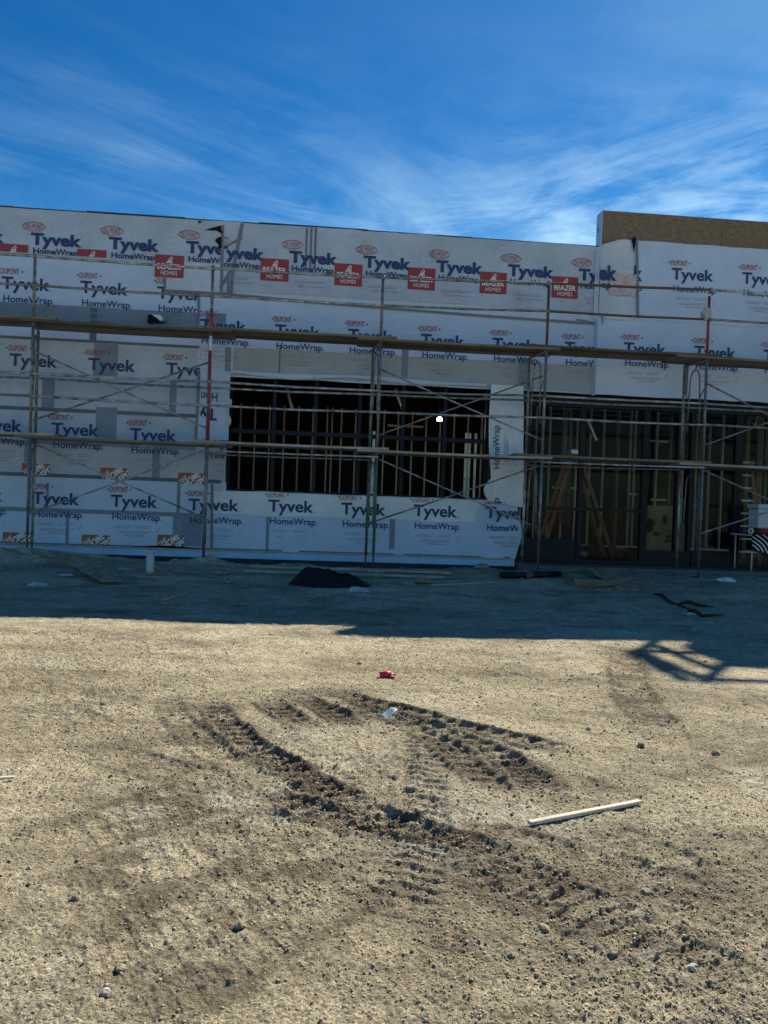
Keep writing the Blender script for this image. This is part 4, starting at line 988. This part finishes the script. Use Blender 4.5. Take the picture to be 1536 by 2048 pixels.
# ------------------------------------------------------------------ things lying about
def slab(corners, th, m, name, label, cat, group=None, origin=None):
    """flat board through four corner points given as (px,py,z)"""
    P = []
    for px, py, z in corners: gx, gy = GP(px, py, z); P.append(Vector((gx, gy, z)))
    n = (P[1]-P[0]).cross(P[3]-P[0]).normalized(); n = n if n.z > 0 else -n
    mb = MB().add([p for p in P]+[p-n*th for p in P], [(0,1,2,3),(7,6,5,4),(0,4,5,1),(1,5,6,2),(2,6,7,3),(3,7,4,0)], m)
    o = thing_mesh(mb, name, P[3], label, cat, group); bm = bmesh.new(); bm.from_mesh(o.data); bmesh.ops.recalc_face_normals(bm, faces=bm.faces[:]); bm.to_mesh(o.data); bm.free(); return o
slab([(95,1101,.40),(133,1104,.40),(244,1160,.15),(203,1162,.14)], .018, 'plywood', 'plywood_sheet', 'brown plywood strip leaning against the flashing on the left', 'board')
slab([(272,1152,.24),(310,1146,.27),(344,1145,.27),(335,1152,.25)], .015, 'plywood', 'wood_scrap', 'warped scrap of brown plywood at the foot of the pipe', 'scrap')
slab([(318,1222-26,.14),(345,1184,.18),(358,1188,.16),(325,1198,.14)], .02, 'plywood', 'wood_scrap', 'small board offcut half buried in shaded dirt', 'scrap')
gx, gy = GP(300, 1140, .2); 
pv_ = MB().tube([(gx, gy, .02), (gx, gy, .50)], .062, 'pvc', 20).tube([(gx, gy, .46), (gx, gy, .515)], .068, 'pvc', 20).tube([(gx, gy, .5155), (gx, gy, .5165)], .055, 'torn', 16)
thing_mesh(pv_, 'drain_pipe', (gx, gy, 0), 'grey plastic pipe stub standing upright before the flashing', 'pipe')
def lumber(p, q, w, h, m, label, cat='board', name='timber', group=None, lift=0.):
    a = GP(*p[:2], p[2]); b = GP(*q[:2], q[2]); A = Vector((*a, p[2]-h/2+lift)); B = Vector((*b, q[2]-h/2+lift))
    mb = MB().obox(A, B, w, h, m); return thing_mesh(mb, name, A, label, cat, group, bevel=.002)
lumber((500,1129,.27),(900,1143,.25), .09, .04, 'plank_pale', 'long pale board on the dirt, nearer the wall, behind the black bag', group='long boards by the wall')
lumber((488,1138,.25),(888,1152,.23), .09, .04, 'plank_pale', 'long pale board on the dirt, nearer the camera, behind the black bag', group='long boards by the wall')
lumber((735,1138,.25),(769,1140,.25), .12, .04, 'plank_pale', 'short wood pad under the middle scaffold post', 'pad', 'wood_pad')
lumber((1345,1157,.17),(1378,1159,.17), .12, .02, 'plank', 'short wood pad under the fifth rear scaffold post', 'pad', 'wood_pad')
lumber((1380,1163,.17),(1425,1165,.17), .14, .02, 'plank', 'short wood pad under the fifth front scaffold post', 'pad', 'wood_pad')
lumber((862,1169,.17),(1005,1163,.17), .03, .02, 'plank_pale', 'thin crooked stick lying in the shaded dirt', 'stick', 'stick')
# black heap
hx_, hy_ = GP(665, 1166, .17)
def heap(u, v):
    a = 2*pi*u; rr_ = v; px_ = cos(a)*rr_*.68; py_ = sin(a)*rr_*.38
    n = float(fbm(np.array([px_*3+9]), np.array([py_*3]), 3, 301)[0]); zz = .20*(1-rr_**1.5)*(1+.55*n)*(1-.35*cos(a)*rr_)+.05*abs(sin(a*4+n*9+rr_*5))*(1-rr_**2)
    return (hx_+.0+px_*(1+.15*n), hy_+.30+py_*(1+.1*n), .12+zz+.03*n)
thing_mesh(MB().grid(heap, 48, 16, 'black_plastic'), 'black_tarp', (hx_, hy_, .12), 'crumpled heap of black plastic in front of the long boards', 'tarp')
def crumple(name, px, py, z, s, m, label, cat, seed, flat=.45, sub=3, el=1.5):
    gx, gy = GP(px, py, z); g = hz(gx, gy); rs_ = random.Random(seed); v, f = ico(sub); mb = MB(); P = []
    o1, o2 = rs_.uniform(0, 50), rs_.uniform(0, 50)
    for p in v:
        n = float(fbm(np.array([p[0]*1.7+o1+p[2]]), np.array([p[1]*1.7+o2-p[2]]), 4, seed, .7)[0]); k_ = 1+.75*n
        P.append((gx+p[0]*s*el*k_, gy+p[1]*s*k_, g+max(-.3, p[2])*s*flat*k_+s*flat*.35))
    mb.add(P, [tuple(q) for q in f], m); return thing_mesh(mb, name, (gx, gy, g), label, cat)
crumple('rag', 720, 1171, .17, .10, 'rag', 'pale rag on the dirt at the foot of the black plastic heap', 'rag', 1)
crumple('paper_scrap', 1451, 1169, .15, .10, 'paper_white', 'white crumpled paper in the shade right of the scaffold', 'paper', 2)
crumple('paper_scrap', 75, 1152, .2, .08, 'rag', 'dusty crumpled paper on the dirt at the far left', 'paper', 3)
crumple('paper_scrap', 131, 1141, .2, .06, 'rag', 'small pale scrap left of the leaning plywood strip', 'paper', 4)
crumple('paper_scrap', 247, 1129, .25, .05, 'rag', 'small pale scrap between plywood strip and pipe', 'paper', 5)
crumple('paper_scrap', 1378, 1216, .1, .05, 'paper_white', 'white scrap on the dark brown strips in the shade', 'paper', 6)
# rubble stones by the wall
for i, (px, py, s, lb) in enumerate(((405,1128,.12,'dirt-caked lump at the foot of the second scaffold post'),(440,1148,.10,'pale stone right of the second scaffold post'),(426,1152,.05,'small flat pale stone on the spoil mound'),(460,1158,.06,'rounded stone on the shaded dirt below the long boards'),(336,1182,.07,'stone beside the small board offcut'),(430,1189,.04,'lone small stone on the shaded dirt left of centre'),
     (845,1163,.13,'flat broken stone slab near the thin stick'),(815,1165,.09,'smaller broken stone left of the flat slab'),(965,1150,.10,'dusty stone near the black pipe end'))):
    crumple('stone', px, py, .17, s, 'rock', lb, 'stone', 20+i, .5, 2, 1.4)
# black pipe
lumpy = MB(); a = GP(1000,1147,.27); b = GP(1052,1148,.27); c = GP(1062,1148,.27); d = GP(1118,1146,.27)
thing_mesh(MB().tube([(a[0], a[1], .25), (b[0], b[1], .25)], .052, 'black_plastic', 14).tube([(b[0]-.02, b[1], .25), (c[0]+.02, c[1], .25)], .060, 'tube_rust', 14).tube([(c[0], c[1], .25), (d[0], d[1], .25)], .052, 'black_plastic', 14),
           'black_pipe', (a[0], a[1], .2), 'thick black pipe lying along the slab edge behind the scaffold posts', 'pipe')
# low frame of lumber lying on the dirt, with plywood about it
frm = empty('timber_frame', (5.1, 13.6, .2), 'low timber frame lying on the dirt before the storefront', 'frame')
def fp(p, q, w, h):
    a = GP(*p[:2], p[2]); b = GP(*q[:2], q[2]); MB().obox((*a, p[2]-h/2), (*b, q[2]-h/2), w, h, 'plank').build('rail', frm, (5.1, 13.6, .2))
fp((1112,1137,.30),(1188,1139,.30), .04, .09); fp((1113,1139,.30),(1152,1156,.28), .04, .09); fp((1148,1158,.28),(1212,1160,.28), .04, .10); fp((1212,1160,.28),(1262,1152,.29), .04, .09); fp((1188,1139,.30),(1262,1151,.30), .04, .09)
slab([(1176,1137,.34),(1222,1138,.34),(1292,1180,.15),(1235,1177,.15)], .02, 'plywood', 'plywood_sheet', 'grey-brown plywood ramp propped on the low timber frame', 'board')
slab([(1102,1150,.22),(1140,1152,.22),(1240,1176,.15),(1192,1178,.14)], .02, 'plywood', 'plywood_sheet', 'brown plywood strip lying left under the ramp', 'board')
for pts, lb in (([(1308,1192),(1340,1203),(1385,1212)], 'dark curled strip of scrap, leftmost on the shaded dirt'), ([(1355,1206),(1400,1208),(1428,1210)], 'thin dark strip of scrap behind the white scrap'), ([(1375,1215),(1405,1221),(1448,1219)], 'dark strip of scrap, rightmost on the shaded dirt')):
    P = []; 
    for px, py in pts: gx, gy = GP(px, py, .10); P.append((gx, gy, hz(gx, gy)+.03))
    thing_mesh(MB().tube([P[0], tuple((Vector(P[0])+Vector(P[1]))/2+Vector((0, .03, .04))), P[1], P[2]], [.012, .03, .026, .008], 'scrap_brown', 5), 'scrap_strip', P[0], lb, 'scrap', 'dark scrap strips')
lumber((1435,1154,.2),(1600,1160,.2), .05, .03, 'tube_grey', 'long thin bar on the dirt at the right edge before the slab', 'bar', 'metal_bar') if False else None
a = GP(1330,1150,.2); b = GP(1560,1160,.2); thing_mesh(MB().tube([(a[0], a[1], .21), (b[0], b[1], .21)], .018, 'tube_grey'), 'metal_bar', (a[0], a[1], .2), 'thin grey pipe lying on the dirt in front of the doors', 'pipe')

# stepladder inside the storefront
LY = 16.6
def lp(px, py, y=LY): x, z = WP(px, py, y); return Vector((x, y, z))
T = lp(1148, 905); lad = empty('stepladder', (T.x, LY, FLZ-.03), 'tall orange stepladder standing open behind the storefront', 'ladder')
lo = (T.x, LY, FLZ-.03); fz = FLZ-.03
def LAD(mb, nm): mb.build(nm, lad, lo)
LAD(MB().box(T.x-.12, T.x+.12, LY-.16, LY+.16, T.z-.04, T.z+.05, 'aluminium'), 'cap')
bl = WP(1075, 1112, LY)[0]; br = WP(1219, 1118, LY)[0]
for sgn in (-1, 1):
    yy = LY+sgn*.16; y2 = LY+sgn*.27
    LAD(MB().obox((T.x-.08, yy, T.z-.03), (bl, y2, fz), .03, .085, 'orange_ladder', Vector((1,0,0))), 'side_rail'); LAD(MB().obox((T.x+.07, yy, T.z-.03), (br, y2, fz), .03, .075, 'orange_ladder', Vector((1,0,0))), 'side_rail')
    LAD(MB().obox((br-.085, y2-.002, fz+.36), (br+.002, y2-.002, fz-.0), .034, .085, 'ladder_blue', Vector((1,0,0))), 'foot')
for k in range(1, 9):
    t = k/9; x0 = T.x-.08+(bl-T.x+.08)*t; z0 = T.z-.03+(fz-T.z+.03)*t; hw = .15+.10*t
    LAD(MB().box(x0-.04, x0+.04, LY-hw, LY+hw, z0-.012, z0+.012, 'aluminium'), 'step')
# second ladder far right behind the glass
q = WP(1495, 1000, 16.2); lad2 = empty('stepladder', (q[0], 16.2, fz), 'narrow stepladder with pale treads behind the right-hand pane', 'ladder'); lo2 = (q[0], 16.2, fz)
MB().obox((q[0]+.05, 16.2, 2.6), (q[0]+.25, 16.05, fz), .03, .07, 'orange_ladder', Vector((1,0,0))).build('side_rail', lad2, lo2); MB().obox((q[0]-.18, 16.2, 2.6), (q[0]-.26, 16.05, fz), .03, .07, 'orange_ladder', Vector((1,0,0))).build('side_rail', lad2, lo2)
for k in range(8): z0 = fz+.28*(k+1); MB().box(q[0]-.22, q[0]+.20-.012*k, 16.05+.02*k, 16.14+.02*k, z0, z0+.03, 'stud_steel_bright').build('tread', lad2, lo2)
# plywood sheets standing behind the door
for (x0_, x1_, y0_, y1_), lb in (((1291,1349,1012,1110),'tall stained plywood sheet standing behind the left door pane'), ((1356,1377,1050,1112),'narrow plywood sheet standing behind the gap right of the stained one')):
    Y = sy+.25; a = WP(x0_, y1_, Y); b = WP(x1_, y0_, Y); o = empty('plywood_sheet', (a[0], Y, fz), lb, 'plywood')
    MB().box(a[0], b[0], Y, Y+.018, fz, b[1], 'plywood_door').build('sheet', o, (a[0], Y, fz))
    if x0_ == 1291:
        for sx, sz_, ex, ez in ((1300,1050,10,14),(1312,1068,8,5),(1330,1040,6,10),(1338,1074,8,4),(1335,1082,9,3)):
            c0 = WP(sx, sz_, Y-.003); MB().add([(c0[0]+ex/100*(1+.4*sin(k_*2.3+sx))*cos(2*pi*k_/14), Y-.003, c0[1]+ez/100*(1+.4*cos(k_*3.1+sx))*sin(2*pi*k_/14)) for k_ in range(14)], [tuple(range(14))], 'stain').build('stain', o, (a[0], Y, fz))
# tool clutter on the slab inside
for i, (px, py, s, mm, lb, cat) in enumerate(((1190,1100,.20,'black_cloth','dark tool bag on the slab inside the ladder','bag'),(1232,1112,.14,'red_cloth','dark red toolbox heap right of the ladder foot','toolbox'),(1170,1108,.10,'rag','small pale bundle left of the ladder foot','bundle'),(1260,1115,.16,'black_cloth','dark bundle by the mullion inside','bundle'))):
    x, _ = WP(px, py, 17.2); v, f = ico(2); mb = MB(); mb.add([(x+p[0]*s*1.5*(1+.3*sin(p[2]*5+i)), 17.2+p[1]*s, fz+s*.8+p[2]*s*.8*(1+.3*sin(p[0]*7+i))) for p in v], [tuple(q_) for q_ in f], mm); thing_mesh(mb, cat, (x, 17.2, fz), lb, cat)
# table with striped cloth and a white bin on it
TY = 14.42; x0 = WP(1503, 1100, TY)[0]; zt_ = WP(1503, 1069, TY)[1]
tb = empty('folding_table', (x0, TY, FLZ-.03), 'folding table with zebra striped cloth at the right edge', 'table'); to = (x0, TY, FLZ-.03); tl = 1.5
MB().box(x0-.05, x0+tl, TY-.02, TY+.7, zt_-.03, zt_, 'bin_white').build('tabletop', tb, to, bevel=.006)
for ax in (x0+.03, x0+tl-.06):
    for ay in (TY+.03, TY+.64): MB().tube([(ax, ay, FLZ-.03), (ax, ay, zt_-.031)], .014, 'tube_white', 8).build('leg', tb, to)
clo = empty('tablecloth', (x0, TY-.03, zt_), 'black and white zebra striped cloth hanging off the folding table', 'tablecloth'); co_ = (x0, TY-.03, zt_)
cw, chh = 1.45, .42
MB().grid(lambda u, v: (x0-.03+cw*u, TY-.045-.02*sin(u*22)*v, zt_+.004-chh*v*(.75+.25*min(1, u*4))), 30, 6, 'black_cloth').build('cloth', clo, co_)
MB().box(x0-.03, x0-.03+cw, TY-.044, TY+.6, zt_+.002, zt_+.007, 'black_cloth').build('cloth', clo, co_)
for k in range(16):
    u0 = -.35+k*.085; pts = []
    for i in range(9):
        v = i/8; u = u0+.30*v+.02*sin(v*7+k); 
        if 0 <= u <= 1 and v <= .97: pts.append((x0-.03+cw*u, TY-.049-.02*sin(u*22)*v, zt_+.002-chh*v*(.75+.25*min(1, u*4)), v))
    if len(pts) > 2:
        vs = []
        for (a_, b_, c_, v) in pts: ww = .019*(1-.5*abs(v-.5)); vs += [(a_-ww, b_-.003, c_), (a_+ww, b_-.003, c_)]
        MB().add(vs, [(2*i, 2*i+1, 2*i+3, 2*i+2) for i in range(len(pts)-1)], 'print_white').build('stripe', clo, co_)
bx0, bz0 = WP(1513, 1052, TY+.2); bz1 = WP(1513, 1008, TY+.2)[1]; bzz = zt_+.008
bn = empty('storage_bin', (bx0, TY+.1, bzz), 'white plastic lidded bin above the zebra cloth at the right edge', 'bin'); bo_ = (bx0, TY+.1, bzz)
MB().box(bx0+.0, bx0+.62, TY+.14, TY+.52, bzz+.115, bz1-.09, 'bin_white').build('body', bn, bo_, bevel=.02); MB().box(bx0-.02, bx0+.64, TY+.12, TY+.54, bz1-.089, bz1, 'bin_white').build('lid', bn, bo_, bevel=.01)
thing_mesh(MB().box(bx0+.03, bx0+.62, TY+.12, TY+.5, bzz, bzz+.11, 'red_cloth'), 'folded_cloth', (bx0, TY+.1, bzz), 'dark red folded cloth pressed under the white bin', 'cloth', bevel=.03)
xr, zr = WP(1503, 1066, TY); 
mb = MB(); 
for k in range(12): a_ = 2*pi*k/12; a2 = 2*pi*(k+1)/12; mb.tube([(xr+.045*cos(a_), TY+.03, zt_+.07+.045*sin(a_)), (xr+.045*cos(a2), TY+.03, zt_+.07+.045*sin(a2))], .02, 'bin_white', 6)
thing_mesh(mb, 'tape_roll', (xr, TY+.03, zt_), 'white roll of tape standing on the corner of the folding table', 'roll')

# sunlit litter
gx, gy = GP(776, 1355); g = hz(gx, gy)
cup = empty('paper_cup', (gx, gy, g), 'crushed red cup lying alone on the sunlit dirt', 'cup'); co2 = (gx, gy, g)
pts = [(gx-.065, gy, g+.022), (gx-.02, gy+.005, g+.026), (gx+.025, gy+.008, g+.024)]
MB().tube(pts, [.020, .027, .029], 'cup_red', 12).build('body', cup, co2)
MB().grid(lambda u, v: (gx+.022+.045*u+.006*sin(v*9), gy+.006+.055*(v-.5), g+.024+.018*sin(u*2+v*3)*(1-u)+.007*cos(v*8)), 6, 8, 'cup_pink').build('torn_rim', cup, co2)
MB().grid(lambda u, v: (gx+.01+.065*u, gy-.032+.018*v, g+.008+.007*sin(u*7)), 6, 2, 'paper_white').build('liner', cup, co2)
gx, gy = GP(772, 1436); g = hz(gx, gy)
pp = MB()
def sheetp(u, v):
    t = u-.5; w_ = .05*(1-1.1*abs(t-.05)*abs(t-.05)*2.6)
    return (gx+t*.155, gy+.10*t+(v-.5)*w_*1.4, g+.02+.016*sin(u*8.5+v*3)+.012*cos(v*7+u*3)+.035*max(0, t))
pp.grid(sheetp, 16, 8, 'paper_white', False); thing_mesh(pp, 'paper_scrap', (gx, gy, g), 'white torn paper on the wheel ruts in the sun', 'paper')
a = GP(1058, 1652, .02); b = GP(1280, 1606, .03); za = hz(*a)+.014; zb3 = hz(*b)+.018
thing_mesh(MB().obox((*a, za), (*b, zb3),      .027, .016, 'lath'), 'lath', (*a, za), 'pale wooden lath lying on the sunlit dirt', 'lath', bevel=.002)
a = GP(0, 1567); thing_mesh(MB().obox((a[0]-.05, a[1], hz(*a)+.02), (a[0]+.06, a[1]+.02, hz(*a)+.02), .02, .008, 'lath'), 'wood_chip', (a[0], a[1], 0), 'pale wood chip at the left edge of the sunlit dirt', 'chip')
rk = [(1383,1936,.034,'rock_pale','smooth pale stone, nearest to the bottom right corner'),(1281,1502,.045,'rock','pointed stone right of the ruts, above the lath'),(1432,1518,.045,'rock','dark stone near the right edge level with the ruts'),(1436,1682,.036,'rock','stone right of the lath end'),
      (1517,1748,.022,'rock','small stone at the right edge below the lath'),(1143,1352,.035,'rock','stone between the red cup and the right wheel track'),(1186,1350,.03,'rock','stone just left of the right wheel track'),(1412,1322,.035,'rock','stone by the tip of the railing shadow'),(1434,1330,.028,'rock','stone right beside the railing shadow corner'),
      (1176,1470,.03,'rock_pale','pale chip of stone above the right rut'),(1086,1860,.035,'rock','dark stone low in the picture right of centre'),(1225,1916,.03,'rock','dark stone left of the smooth pale stone'),(212,1985,.028,'rock_pale','pale pebble near the bottom left'),(1370,1855,.025,'rock','stone in the lower right gravel'),
      (152,1800,.03,'rock','dark stone lower left on the sunlit gravel'),(480,1858,.03,'rock','dark stone in the lower left middle'),(1022,1912,.022,'rock','small dark stone bottom centre right'),(720,1326,.04,'rock','dark stone above the red cup near the shadow edge'),(1290,1795,.035,'rock','dark clump of stone below the lath on the right'),
      (240,1940,.03,'rock','dark stone near the bottom left pebble'),(60,1740,.02,'rock_pale','pale stone at the lower left edge'),(960,1400,.025,'rock','small stone right of the white paper'),(540,1268,.03,'rock','small stone at the shadow edge left of centre')]
for i, (px, py, s, mm, lb) in enumerate(rk): crumple('stone', px, py, 0, s*.5, mm, lb, 'stone', 50+i, .75 if mm != 'rock_pale' else .8, 2, 1.15)
